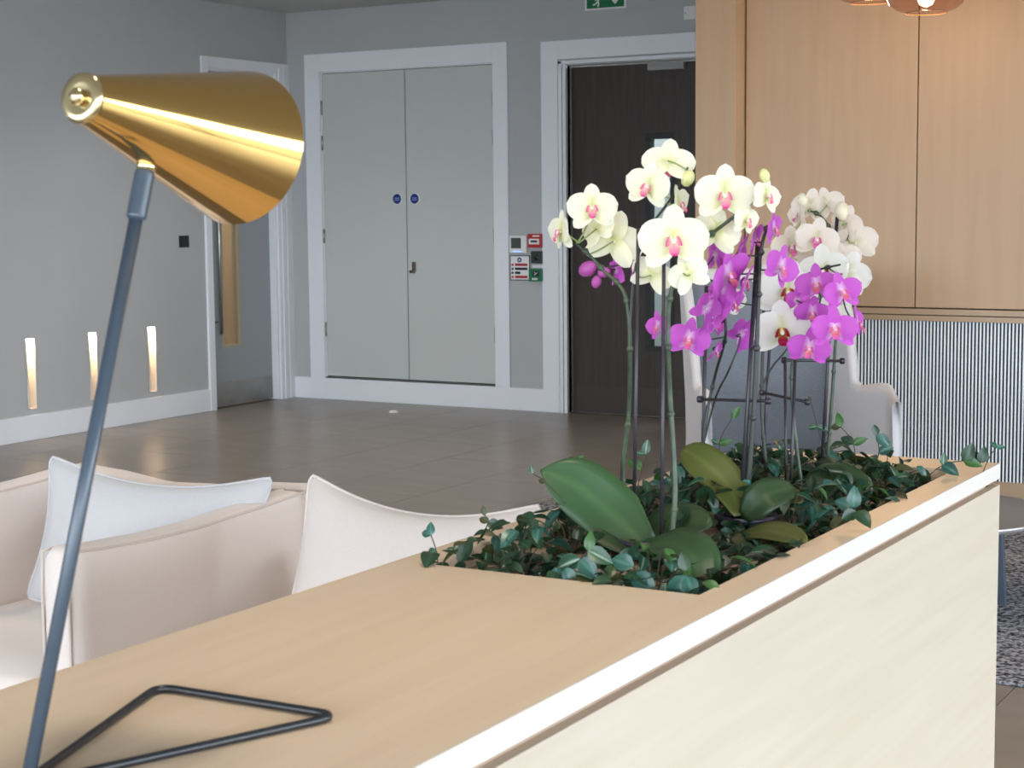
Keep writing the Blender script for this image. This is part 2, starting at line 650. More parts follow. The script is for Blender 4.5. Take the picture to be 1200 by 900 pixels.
# ------------------------------------------------------------------ door_1 grey with glazed slot
m = MB()
XD = XL - .06
wall_cells(m, 'x', XD - .044, XD, 9.947, 10.704, .008, 2.512, [(10.110, 10.325, .452, 2.115)])
d1 = tag(m.build('door_1', DOORG), 'grey door with narrow glazed slot and long pull bar', kind='structure')
m = MB()
wall_cells(m, 'x', XD - .046, XD + .006, 10.110, 10.325, .452, 2.115, [(10.127, 10.303, .469, 2.098)])
m.build('glazing_bead', mat('beige_bead', (.45, .36, .24), .5), d1)
boxo('pane', (XD - .012, XD - .006, 10.127, 10.303, .469, 2.098), PANE, d1)
boxo('kick_plate', (XD, XD + .003, 9.95, 10.70, .012, .19), KICK, d1)
m = MB()
m.tube([(XD + .055, 10.035, .56), (XD + .055, 10.035, 1.95)], .0135, 12)
m.tube([(XD, 10.035, .65), (XD + .055, 10.035, .65)], .010, 10)
m.tube([(XD, 10.035, 1.85), (XD + .055, 10.035, 1.85)], .010, 10)
m.build('pull_handle', STEEL, d1)

# ------------------------------------------------------------------ door_2 / door_3 the pale cupboard doors
YD = YB + .004
XM = -7.252
for nm, a, b, lab in (('door_2', -8.02, XM - .004, 'left leaf of the pale tall cupboard doors'), ('door_3', XM + .004, -6.482, 'right leaf of the pale tall cupboard doors, with lock')):
    d = tag(boxo(nm, (a, b, YD, YD + .045, .184, 2.528), DOORW, None, .003), lab, kind='structure')
    hx = a - .004 if nm == 'door_2' else b + .004
    for z in (.55, 1.28, 2.0, 2.27):
        m = MB()
        m.tube([(hx, YD - .006, z - .055), (hx, YD - .006, z + .055)], .008, 8)
        for q in (-.02, .02):
            m.tube([(hx, YD - .006, z + q - .002), (hx, YD - .006, z + q + .002)], .0092, 8)
        m.build('hinge', STEEL, d)
    cx = -7.335 if nm == 'door_2' else -7.176
    m = MB()
    m.lathe([(0, .003), (.044, .003), (.046, 0)], (cx, YD, 1.561), (0, -1, 0), 24)
    s = m.build('fire_sign_disc', WHITE, d)
    m = MB()
    m.lathe([(0, .005), (.037, .005), (.038, .003)], (cx, YD, 1.561), (0, -1, 0), 24)
    m.build('blue_disc', BLUE, s)
    m = MB()
    for q in (-.012, .002):
        m.box(cx - .018, cx + .018, YD - .0062, YD - .005, 1.561 + q, 1.561 + q + .007)
    m.build('lettering', mat('pale_blue_print', (.25, .32, .6), .5) if nm == 'door_2' else MATS['pale_blue_print'], s)
    if nm == 'door_3':
        lk = boxo('lock', (-7.205, -7.172, YD - .012, YD, 1.02, 1.085), mat('dark_steel', (.16, .13, .12), .4, .8), d, .003)
        boxo('latch', (-7.222, -7.178, YD - .026, YD - .012, 1.0, 1.022), MATS['dark_steel'], lk, .003)
boxo('cupboard_back', (-8.03, -6.472, YB + .12, YB + .18, .17, 2.55), GAP, bpy.data.objects['wall_back'])

# ------------------------------------------------------------------ door_4 dark veneer
YQ = YB + .05
m = MB()
V = (-5.222, -5.078, .505, 1.955)
wall_cells(m, 'y', YQ, YQ + .045, -5.852, -4.885, .006, 2.478, [V])
d4 = tag(m.build('door_4', DARKD), 'dark brown veneer door with tall narrow vision panel', kind='structure')
m = MB()
wall_cells(m, 'y', YQ - .008, YQ, V[0] - .046, V[1] + .026, V[2] - .035, V[3] + .04, [V])
m.build('vision_frame', BLACK, d4, .002)
boxo('pane', (V[0], V[1], YQ + .02, YQ + .026, V[2], V[3]), PANE, d4)
boxo('kick_plate', (-5.85, -4.89, YQ - .004, YQ, .01, .20), BRONZE, d4)
boxo('second_leaf', (-4.876, -4.76, YQ, YQ + .045, .006, 2.478), DARKD, d4)
boxo('door_closer', (-5.232, -4.955, YQ - .05, YQ, 2.425, 2.475), mat('grey_closer', (.3, .3, .3), .5), d4, .004)

# ------------------------------------------------------------------ wall controls between the doors
def ybox(name, x0, x1, z0, z1, d, matl, parent, base, d0=0, bevel=.002):
    return off(boxo(name, (x0, x1, YB - d, YB - d0, z0, z1), matl, parent, bevel), base)


t = thing('thermostat', 'white square wall thermostat with grey green screen and blue light', 'thermostat', (-6.26, YB, 1.16))
ybox('housing', -6.336, -6.19, 1.158, 1.285, .03, WHITE, t, t.location, bevel=.006)
ybox('screen', -6.318, -6.235, 1.192, 1.268, .033, SCREEN, t, t.location, .03)
ybox('status_light', -6.30, -6.235, 1.163, 1.174, .033, BLED, t, t.location, .03)
t = thing('fire_alarm_point', 'red break glass fire alarm point with white label', 'alarm', (-6.115, YB, 1.20))
ybox('housing', -6.172, -6.06, 1.198, 1.297, .045, RED, t, t.location, bevel=.004)
ybox('white_label', -6.16, -6.075, 1.222, 1.262, .047, WHITE, t, t.location, .045, 0)
ybox('print', -6.145, -6.09, 1.236, 1.25, .048, BLACK, t, t.location, .047, 0)
ybox('white_flash', -6.13, -6.072, 1.277, 1.287, .047, WHITE, t, t.location, .045, 0)
t = thing('key_switch', 'black green square key switch under the red alarm point', 'switch', (-6.107, YB, 1.083))
ybox('housing', -6.155, -6.06, 1.083, 1.172, .03, mat('blackish_green', (.02, .035, .03), .4), t, t.location, bevel=.003)
m = MB()
m.lathe([(0, .006), (.018, .006), (.022, 0)], (-6.107, YB - .03, 1.127), (0, -1, 0), 16)
off(m.build('key_barrel', BLACK, t), t.location)
ybox('white_strip', -6.155, -6.06, 1.052, 1.071, .004, WHITE, t, t.location, bevel=0)
t = thing('door_release_point', 'green emergency door release point lowest of the wall controls', 'alarm', (-6.115, YB, .953))
ybox('housing', -6.168, -6.06, .953, 1.045, .04, GREEN, t, t.location, bevel=.004)
ybox('dark_window', -6.135, -6.08, .99, 1.03, .042, BLACK, t, t.location, .04, 0)
m = MB()
for a, b in (((-.012, .012), (.0, -.004)), ((.0, -.004), (.014, .010)), ((-.014, -.01), (.0, -.004))):
    m.tube([(-6.107 + a[0], YB - .043, 1.01 + a[1]), (-6.107 + b[0], YB - .043, 1.01 + b[1])], .0022, 6)
off(m.build('arrow_mark', WHITE, t), t.location)
m = MB()
for q in range(4):
    m.box(-6.14 + q * .012, -6.131 + q * .012, YB - .0415, YB - .04, .964, .978)
off(m.build('lettering', WHITE, t), t.location)
t = thing('fire_action_notice', 'white notice with blue roundel and red and black bars', 'sign', (-6.25, YB, .96))
ybox('board', -6.342, -6.176, .957, 1.14, .006, BLACK, t, t.location, bevel=0)
ybox('white_sheet', -6.336, -6.182, .963, 1.134, .0075, WHITE, t, t.location, .006, 0)
m = MB()
m.lathe([(.008, .0012), (.018, .0012), (.018, 0)], (-6.262, YB - .0075, 1.107), (0, -1, 0), 20)
off(m.build('blue_roundel', BLUE, t), t.location)
for z, mt in ((1.063, RED), (1.033, BLACK), (1.004, BLACK), (.974, RED)):
    ybox('text_bar', -6.30, -6.195 if z != 1.004 else -6.255, z, z + .018, .0085, mt, t, t.location, .0075, 0)
    ybox('pictogram', -6.328, -6.312, z, z + .016, .0085, mt, t, t.location, .0075, 0)
# exit sign
t = thing('exit_sign', 'green emergency exit sign with running figure high on wall', 'sign', (-5.55, YB, 2.87))
ybox('board', -5.712, -5.39, 2.862, 3.006, .008, WHITE, t, t.location, bevel=.001)
ybox('green_field', -5.697, -5.405, 2.874, 2.998, .0095, GREEN, t, t.location, .008, 0)


def yzpoly(name, polys, x0, z0, s, y, matl, parent, base):
    m = MB()
    for p in polys:
        n = len(p)
        vs = [(x0 + a * s, y, z0 + b * s) for a, b in p] + [(x0 + a * s, y + .001, z0 + b * s) for a, b in p]
        m.add(vs, [tuple(range(n)), tuple(range(2 * n - 1, n - 1, -1))] + [(i, n + i, n + (i + 1) % n, (i + 1) % n) for i in range(n)])
    return off(m.build(name, matl, parent), base)


man = [[(.50, .62), (.62, .58), (.56, .34), (.42, .38)],                       # trunk
       [(.42, .40), (.56, .36), (.60, .20), (.52, .02), (.44, .05), (.50, .20)],  # leg forward
       [(.44, .40), (.50, .32), (.34, .16), (.16, .12), (.14, .20), (.30, .24)],  # leg back
       [(.60, .58), (.80, .42), (.84, .48), (.64, .66)],                      # arm
       [(.50, .62), (.30, .56), (.28, .40), (.34, .40), (.36, .50), (.54, .56)],
       [(.56 + .085 * math.cos(k * math.pi / 5), .78 + .085 * math.sin(k * math.pi / 5)) for k in range(10)]]
yzpoly('running_figure', man, -5.665, 2.878, .115, YB - .0106, WHITE, t, t.location)
arrow = [[(.34, 1.0), (.34, .45), (.14, .62), (.14, .42), (.42, .12), (.70, .42), (.70, .62), (.50, .45), (.50, 1.0)]]
yzpoly('arrow', arrow, -5.515, 2.88, .1, YB - .0106, WHITE, t, t.location)
t = thing('blank_plate', 'small white blanking plate high on wall beside oak pillar', 'plate', (-4.9, YB, 2.755))
ybox('cover', -4.95, -4.80, 2.752, 2.842, .012, WHITE, t, t.location, bevel=.003)
m = MB()
for x in (-4.935, -4.815):
    m.lathe([(0, .001), (.005, .001), (.005, 0)], (x, YB - .012, 2.797), (0, -1, 0), 10)
off(m.build('screw', STEEL, t), t.location)
m = MB()
m.poly([(-7.05, 10.33), (-7.01, 10.32), (-6.985, 10.35), (-7.02, 10.375)], .002, .014)
m.poly([(-7.04, 10.335), (-7.0, 10.34), (-7.01, 10.37)], .014, .02)
tag(m.build('paper_scrap', WHITE), 'tiny white scrap lying on the tiles before cupboard doors', 'paper')

# ------------------------------------------------------------------ console counter with planter hole
CX0, CX1, CY0, CY1, CZ = -1.622, -.995, .55, 3.945, .9
HX0, HX1, HY0, HY1 = -1.568, -1.06, 2.392, 3.80
cbase = (-1.31, 2.25, 0)
ct = thing('oak_console', 'long pale oak console counter with plant trough cut in top', 'counter', cbase)
m = MB()
for a, b, c, d in ((CX0, CX1 - .003, CY0, HY0), (CX0, CX1 - .003, HY1, CY1), (CX0, HX0, HY0, HY1), (HX1, CX1 - .003, HY0, HY1)):
    m.box(a, b, c, d, CZ - .035, CZ)
off(m.build('top', OAKTOP, ct), cbase)
off(boxo('edge_strip', (CX1 - .003, CX1, CY0, CY1, CZ - .035, CZ), OAKEDGE, ct), cbase)  # sliver of the slab carrying the paler, window-lit colour
off(boxo('recess_strip', (CX0 + .02, CX1 - .018, CY0 + .02, CY1 - .06, CZ - .052, CZ - .035), OAKREC, ct), cbase)
off(boxo('front_panel', (CX1 - .02, CX1, CY0, CY1, .0, CZ - .05), OAKFACE, ct, .001), cbase)
off(boxo('rear_panel', (CX0, CX0 + .02, CY0, CY1, .0, CZ - .05), OAKFACE, ct, .001), cbase)
off(boxo('end_panel', (CX0 + .02, CX1 - .02, CY1 - .02, CY1, 0, CZ - .05), OAKFACE, ct, .001), cbase)
off(boxo('end_panel', (CX0 + .02, CX1 - .02, CY0, CY0 + .02, 0, CZ - .05), OAKFACE, ct, .001), cbase)
m = MB()
for a, b, c, d in ((HX0 - .012, HX0, HY0 - .012, HY1 + .012), (HX1, HX1 + .012, HY0 - .012, HY1 + .012), (HX0, HX1, HY0 - .012, HY0), (HX0, HX1, HY1, HY1 + .012)):
    m.box(a, b, c, d, .60, CZ - .036)
m.box(HX0, HX1, HY0, HY1, .60, .612)
off(m.build('trough_liner', BLACK, ct), cbase)
m = MB()
sr = random.Random(3)
hs = {}


def soil(u, v):
    return (HX0 + .002 + (HX1 - HX0 - .004) * u, HY0 + .002 + (HY1 - HY0 - .004) * v, .822 + .02 * sr.random() + .012 * math.sin(9 * v) * math.sin(3 * u))


m.grid(soil, 16, 40)
for v_ in ((0, 0), (1, 0), (1, 1), (0, 1)):
    pass
m.box(HX0 + .002, HX1 - .002, HY0 + .002, HY1 - .002, .613, .812)
tag(m.build('planter_soil', SOIL), 'dark bark soil filling the console plant trough', 'soil', kind='stuff')

# ------------------------------------------------------------------ brass cone lamp on the counter
lb = (-1.314, 1.245, .9)
lp = thing('desk_lamp', 'brass cone desk lamp with thin blue black stem and wire base', 'lamp', lb)
A, B, Cc = Vector((-1.441, 1.59, .9055)), Vector((-1.168, 1.597, .9055)), Vector((-1.314, 1.235, .9055))


def fillet(P, r=.02):
    out = []
    n = len(P)
    for i in range(n):
        p, a, b = P[i], P[i - 1], P[(i + 1) % n]
        u, w = (a - p).normalized(), (b - p).normalized()
        s, e = p + u * r, p + w * r
        for k in range(7):
            t_ = k / 6
            out.append(s * (1 - t_) ** 2 + p * 2 * t_ * (1 - t_) + e * t_ * t_)
    return out


m = MB()
m.tube(fillet([A, B, Cc], .03), .0052, 10, True)
off(m.build('wire_base', WIRE, lp), lb)
top = Vector((-1.31, 1.453, 1.55))
foot = Vector((-1.314, 1.247, .909))
dirn = (top - foot).normalized()
m = MB()
m.tube([foot - dirn * .004, top - dirn * .055], .0076, 14)
off(m.build('stem', POWDER, lp), lb)
m = MB()
q0 = top - dirn * .062
for pf in ([(.0078, -.003), (.0108, 0)], [(.0108, 0), (.0112, .002)], [(.0112, .002), (.0112, .05)], [(.0112, .05), (.009, .056)], [(.009, .056), (0, .056)]):
    m.lathe(pf, q0, dirn, 24)
off(m.build('sleeve', POWDER, lp), lb)
m = MB()
m.lathe([(.0, .0), (.010, .0), (.012, .004), (.010, .010), (.005, .013), (.0, .02)], top - dirn * .008, dirn, 16)
off(m.build('joint', PBRASS, lp), lb)
P1, P2 = Vector((-1.305, 1.351, 1.617)), Vector((-1.315, 1.621, 1.572))
ax = (P2 - P1).normalized()
Lc = (P2 - P1).length
m = MB()
for pf in ([(.024, 0), (.058, Lc / 2), (.092, Lc)], [(.092, Lc), (.0905, Lc)], [(.0905, Lc), (.0565, Lc / 2), (.0225, .001)]):
    m.lathe(pf, P1, ax, 128)
off(m.build('shade', BRASS, lp), lb)
m = MB()
m.lathe([(0, -.003), (.015, -.003), (.022, -.004), (.0265, -.002), (.0275, .002), (.0255, .006), (.0235, .007)], P1, ax, 40)
cap = off(m.build('end_cap', PBRASS, lp), lb)
m = MB()
m.lathe([(0, -.0145), (.006, -.0135), (.009, -.010), (.0085, -.006), (.006, -.003)], P1, ax, 20)
off(m.build('finial', PBRASS, cap), lb)
m = MB()
m.lathe([(0, .05), (.014, .05), (.014, .11), (.0, .11)], P1, ax, 16)
off(m.build('bulb_holder', BLACK, lp), lb)
m = MB()
m.lathe([(.012, .11), (.022, .135), (.028, .16), (.022, .185), (0, .195)], P1, ax, 16)
off(m.build('bulb', mat('opal_bulb', (.8, .78, .72), .3), lp), lb)


# ------------------------------------------------------------------ upholstery
def slab(path, tops, thick, z0, name, matl, parent, base, normal_side=None):
    """upholstered panel along a path: rounded cross-section whose top follows tops"""
    path = bez(path, 8)
    n = len(path)

    def top_at(i):
        u = i / (n - 1) * (len(tops) - 1)
        k = min(int(u), len(tops) - 2)
        f = u - k
        f = f * f * (3 - 2 * f) * .5 + f * .5
        return tops[k] * (1 - f) + tops[k + 1] * f
    m = MB()
    h = thick / 2
    vs, rings = [], []
    for i, p in enumerate(path):
        a, b = path[max(i - 1, 0)], path[min(i + 1, n - 1)]
        t_ = (b - a)
        t_.z = 0
        t_.normalize()
        s = Vector((t_.y, -t_.x, 0))
        zt = top_at(i)
        r = min(h * .55, .03)
        e = 1.0
        shrink = 0
        if i == 0 or i == n - 1:
            shrink = .014
        hh = h - shrink
        zt2 = zt - shrink
        sec = [(-hh, z0)]
        bulge = .012
        for kk in range(1, 5):
            f = kk / 5
            sec.append((-hh - bulge * math.sin(math.pi * f), z0 + (zt2 - r - z0) * f))
        for kk in range(5):
            an = math.pi / 2 * kk / 4
            sec.append((-hh + r - r * math.cos(an), zt2 - r + r * math.sin(an)))
        for kk in range(5):
            an = math.pi / 2 * kk / 4
            sec.append((hh - r + r * math.sin(an), zt2 - r + r * math.cos(an)))
        for kk in range(4, 0, -1):
            f = kk / 5
            sec.append((hh + bulge * math.sin(math.pi * f), z0 + (zt2 - r - z0) * f))
        sec.append((hh, z0))
        rings.append(len(sec))
        for u, z in sec:
            q = Vector((p.x, p.y, 0)) + s * u
            vs.append((q.x, q.y, z))
    k = rings[0]
    fs = []
    for i in range(n - 1):
        for j in range(k - 1):
            fs.append((i * k + j, (i + 1) * k + j, (i + 1) * k + j + 1, i * k + j + 1))
    fs.append(tuple(range(k)))
    fs.append(tuple((n - 1) * k + j for j in range(k - 1, -1, -1)))
    m.add(vs, fs, True)
    return off(m.build(name, matl, parent), base), top_at, path


def pillow(w, h, t, pinch=.12, n=26, top_pinch=None):
    """square scatter cushion standing in its local xz plane; returns body and piping meshes"""
    tp = top_pinch if top_pinch is not None else pinch
    body = MB()

    def outline(u, v):
        x = w / 2 * u * (1 - pinch * (1 - v * v) * abs(u))
        pz = tp if v > 0 else pinch * .6
        z = h / 2 * v * (1 - pz * (1 - u * u) * abs(v))
        q = 1 - .055 * (u * v) ** 10
        return x * q, z * q
    for sgn in (1, -1):
        def fn(a, b):
            u, v = 2 * a - 1, 2 * b - 1
            x, z = outline(u, v)
            d = max(0, (1 - u * u) * (1 - v * v)) ** .42
            return (x, -sgn * t / 2 * d, z)
        body.grid(fn, n, n)
    pip = MB()
    ring = []
    for k in range(4 * n):
        s, f = divmod(k, n)
        f = 2 * f / n - 1
        u, v = [(f, -1), (1, f), (-f, 1), (-1, -f)][s]
        u, v = u * (1 - .02 * (abs(v) == 1) * 0), v
        x, z = outline(u, v)
        ring.append((x, 0, z))
    pip.tube(ring, .0045, 6, True)
    return body, pip


def cushion(name, label, c_top_left, c_top_right, height, lean, thick, matl, pinch, tp, group=None):
    """cushion by its two top corners (world), leaning back by lean radians away from the viewer"""
    a, b = Vector(c_top_left), Vector(c_top_right)
    w = (b - a).length
    xa = (b - a).normalized()
    dn = Vector((0, 0, -1))
    back = xa.cross(Vector((0, 0, 1)))
    back = -back if back.y < 0 else back
    za = (Vector((0, 0, 1)) * math.cos(lean) + back * math.sin(lean)).normalized()
    za = (za - xa * za.dot(xa)).normalized()
    ya = za.cross(xa)
    mid = (a + b) / 2 - za * height / 2
    body, pip = pillow(w, height, thick, pinch, 22, tp)
    R = Matrix((xa, ya, za)).transposed().to_4x4()
    root = tag(body.build(name, matl), label, 'cushion', group)
    root.matrix_world = Matrix.Translation(mid) @ R
    pip.build('piping', matl, root)
    return root


ab = (-3.43, 3.5, 0)
ac = thing('lounge_armchair', 'low pinkish beige upholstered armchair beside oak console', 'armchair', ab)


def pip_along(path, top_at, side, dz, parent, base, ends=True, r=.004, z0=.1):
    n = len(path)
    pts = []
    for i, p in enumerate(path):
        a, b = path[max(i - 1, 0)], path[min(i + 1, n - 1)]
        t_ = (b - a)
        t_.z = 0
        t_.normalize()
        s = Vector((t_.y, -t_.x, 0))
        q = Vector((p.x, p.y, 0)) + s * side
        pts.append((q.x, q.y, top_at(i) + dz))
    if ends:
        p0 = Vector(pts[0])
        pts = [(p0.x, p0.y - .004, z0)] + [(p0.x, p0.y - .004, z0 + (p0.z - z0) * k / 6) for k in range(1, 6)] + [(p0.x, p0.y, p0.z - .004)] + pts[1:]
    m = MB()
    m.tube(pts, r, 6)
    return off(m.build('piping', PIPE, parent), base)


tops = [.695, .684, .677, .677, .688, .703]
for x, nm in ((-2.992, 'arm'), (-3.875, 'arm')):
    path = [(x, 2.955, 0), (x, 3.2, 0), (x, 3.5, 0), (x, 3.9, 0)]
    o, ta, pp = slab(path, tops, .095, .09, nm, LINEN, ac, ab)
    for sd in (-.043, .043):
        pip_along(pp, ta, sd, -.010, o, (0, 0, 0))
        # piping is a sub-part: bring it to the chair's frame
        c = o.children[-1]
        c.data.transform(Matrix.Translation(-Vector(ab)))
path = [(-3.925, 3.955, 0), (-3.7, 3.962, 0), (-3.43, 3.968, 0), (-3.2, 3.962, 0), (-2.945, 3.955, 0)]
o, ta, pp = slab(path, [.703, .690, .665, .672, .694, .703], .11, .09, 'backrest', LINEN, ac, ab)
for sd in (-.05, .05):
    pip_along(pp, ta, sd, -.010, o, ab, False)


def soft_box(name, x0, x1, y0, y1, z0, z1, matl, parent, base, r=.05, crown=.02):
    m = MB()
    cx, cy, hx, hy = (x0 + x1) / 2, (y0 + y1) / 2, (x1 - x0) / 2, (y1 - y0) / 2
    n = 24

    def fn(a, b):
        an = 2 * math.pi * b
        c, s = math.cos(an), math.sin(an)
        e = .16
        ux = math.copysign(abs(c) ** e, c)
        uy = math.copysign(abs(s) ** e, s)
        prof = [(0, z0), (.95, z0), (1, z0 + r * .5), (1.0, (z0 + z1) / 2), (1, z1 - r), (.975, z1 - r * .3), (.93, z1), (.6, z1 + crown * .7), (0, z1 + crown)]
        f, z = prof[min(int(round(a * 8)), 8)]
        return (cx + hx * f * ux, cy + hy * f * uy, z)
    m.grid(fn, 8, 48, True)
    return off(m.build(name, matl, parent), base)


soft_box('seat_cushion', -3.82, -3.045, 2.97, 3.90, .24, .345, LINEN, ac, ab)
off(boxo('base_frame', (-3.9, -2.96, 2.99, 4.0, .09, .24), LINEN, ac, .01), ab)
for x in (-3.85, -3.0):
    for y in (3.04, 3.93):
        m = MB()
        m.tube([(x, y, 0), (x, y, .09)], [.012, .018], 10)
        off(m.build('leg', BLACK, ac), ab)
c1 = at(56, 530, 3.66)
c2 = at(325, 556, 3.74)
cushion('scatter_cushion', 'pale grey cushion with pinched corners leaning in beige armchair', c1, c2, .44, .28, .15, PALELINEN, .10, .30, 'scatter cushions')

# second seat: armless lounge chair mostly hidden by the counter
sb = (-2.38, 3.3, 0)
sc = thing('slipper_chair', 'low armless beige lounge chair hidden behind oak console', 'chair', sb)
soft_box('seat_cushion', -2.86, -1.95, 2.95, 3.72, .22, .36, LINEN, sc, sb)
off(boxo('base_frame', (-2.84, -1.97, 2.98, 3.75, .1, .22), LINEN, sc, .01), sb)
slab([(-2.80, 3.80, 0), (-2.4, 3.81, 0), (-2.0, 3.80, 0)], [.56, .55, .56], .10, .1, 'backrest', LINEN, sc, sb)
for x in (-2.78, -2.03):
    for y in (3.03, 3.78):
        m = MB()
        m.tube([(x, y, 0), (x, y, .1)], [.012, .018], 10)
        off(m.build('leg', BLACK, sc), sb)
c1 = at(361, 551, 3.62)
c2 = at(640, 588, 3.55)
cushion('scatter_cushion', 'large blush cushion standing behind the console beside ivy', c1, c2, .435, .25, .17, BLUSH, .06, .34, 'scatter cushions')

# ------------------------------------------------------------------ wing chair
wb_ = (-2.87, 7.30, .012)
wc = thing('wing_chair', 'pale grey wing chair with slate blue inner back beyond flowers', 'armchair', wb_)
wc.rotation_euler = (0, 0, math.radians(36))
PTS = []
hw, dp = .345, .50
for k in range(9):                      # left arm front to back
    u = k / 8
    PTS.append((-hw - .07 * (1 - u) ** 1.5, -dp + (dp + .18) * u, 'L', dp * (1 - u)))
for k in range(1, 10):
    an = math.pi - math.pi * k / 10
    PTS.append((hw * math.cos(an), .18 + .16 * math.sin(an), 'B', 0))
for k in range(8, -1, -1):
    u = k / 8
    PTS.append((hw + .07 * (1 - u) ** 1.5, -dp + (dp + .18) * u, 'R', dp * (1 - u)))


def wing_top(x, y, tag_):
    if tag_ == 'B':
        return 1.17
    f = (.18 - y)
    if f < .13:
        return 1.17 - .12 * (f / .13) ** 2
    if f < .28:
        s = (f - .13) / .15
        s = s * s * (3 - 2 * s)
        return 1.05 - .40 * s
    return .65 + .16 * (f - .28) - (.09 * max(0, (f - .56) / .12) ** 2)


def shell_pt(i, t, inner):
    x, y, tg, _ = PTS[i]
    a, b = PTS[max(i - 1, 0)], PTS[min(i + 1, len(PTS) - 1)]
    tv = Vector((b[0] - a[0], b[1] - a[1], 0)).normalized()
    nrm = Vector((-tv.y, tv.x, 0))
    zt = wing_top(x, y, tg)
    z = .14 + (zt - .14) * t
    bow = -.05 * math.sin(math.pi * min(1, max(0, (z - .3) / .9))) if tg == 'B' else 0
    flare = 1 + .10 * max(0, z - .6)
    p = Vector((x * flare, y + bow * 0 + .10 * max(0, z - .45), 0))
    off_ = .022 if inner else -.022
    p = p - nrm * off_
    return (p.x, p.y, z)


m = MB()
npt = len(PTS)
nt_ = 16
vs, fs = [], []
for i in range(npt):
    ring = [shell_pt(i, t / nt_, False) for t in range(nt_ + 1)]
    tp_ = shell_pt(i, 1, False), shell_pt(i, 1, True)
    mid_ = ((tp_[0][0] + tp_[1][0]) / 2, (tp_[0][1] + tp_[1][1]) / 2, tp_[0][2] + .014)
    ring += [mid_] + [shell_pt(i, t / nt_, True) for t in range(nt_, -1, -1)]
    vs += ring
kr = 2 * (nt_ + 1) + 1
for i in range(npt - 1):
    for j in range(kr):
        jj = (j + 1) % kr
        fs.append((i * kr + j, (i + 1) * kr + j, (i + 1) * kr + jj, i * kr + jj))
fs.append(tuple(range(kr - 1, -1, -1)))
fs.append(tuple((npt - 1) * kr + j for j in range(kr)))
m.add(vs, fs, True)
m.build('shell', FELT, wc)
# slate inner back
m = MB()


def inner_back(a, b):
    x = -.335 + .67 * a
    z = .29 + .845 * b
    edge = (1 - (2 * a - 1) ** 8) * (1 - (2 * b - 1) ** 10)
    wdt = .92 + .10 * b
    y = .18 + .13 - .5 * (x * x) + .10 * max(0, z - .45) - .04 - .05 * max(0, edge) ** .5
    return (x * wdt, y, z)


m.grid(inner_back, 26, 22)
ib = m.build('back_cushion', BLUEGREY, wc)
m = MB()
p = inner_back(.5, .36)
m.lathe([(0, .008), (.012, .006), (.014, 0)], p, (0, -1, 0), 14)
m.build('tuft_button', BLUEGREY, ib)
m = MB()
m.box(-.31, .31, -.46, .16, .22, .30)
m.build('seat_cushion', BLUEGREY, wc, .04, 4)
m = MB()
m.box(-.32, .32, -.46, .2, .13, .22)
m.build('seat_frame', FELT, wc, .01)
for x in (-.3, .3):
    for y in (-.42, .2):
        m = MB()
        m.tube([(x * 1.08, y * 1.05, 0), (x, y, .17)], [.012, .02], 10)
        m.build('leg', BLACK, wc)

# ------------------------------------------------------------------ coffee table, rug
tb = (-1.86, 6.30, .012)
ctb = thing('coffee_table', 'round charcoal coffee table on splayed blue black legs, right of console', 'table', tb)
m = MB()
m.lathe([(0, .318), (.452, .318), (.46, .322), (.46, .334), (.455, .338), (0, .338)], (0, 0, 0), (0, 0, 1), 72)
m.build('table_top', TABLETOP, ctb)
m = MB()
m.lathe([(.4605, .332), (.4615, .336), (.458, .3395), (.453, .3385)], (0, 0, 0), (0, 0, 1), 72)
m.build('rim', mat('pale_rim', (.5, .5, .5), .3, .6), ctb)
for an in (2, 92, 182, 272):
    an = math.radians(an)
    dx, dy = math.cos(an), math.sin(an)
    m = MB()
    t0, t1 = Vector((dx * .285, dy * .285, 0)), Vector((dx * .262, dy * .262, .318))
    s = Vector((-dy, dx, 0))
    r_ = Vector((dx, dy, 0))
    vs = [t0 + s * a + r_ * b for a, b in ((-.016, -.016), (.016, -.016), (.016, .016), (-.016, .016))]
    vs += [t1 + s * a + r_ * b for a, b in ((-.019, -.019), (.019, -.019), (.019, .019), (-.019, .019))]
    m.add(vs, [(3, 2, 1, 0), (4, 5, 6, 7), (0, 1, 5, 4), (1, 2, 6, 5), (2, 3, 7, 6), (3, 0, 4, 7)])
    m.build('leg', POWDER, ctb, .002)
tag(boxo('speckled_rug', (-4.2, .9, 5.276, 8.2, .001, .012), RUG, None, .004), 'black and grey speckled rug under round coffee table', 'rug')

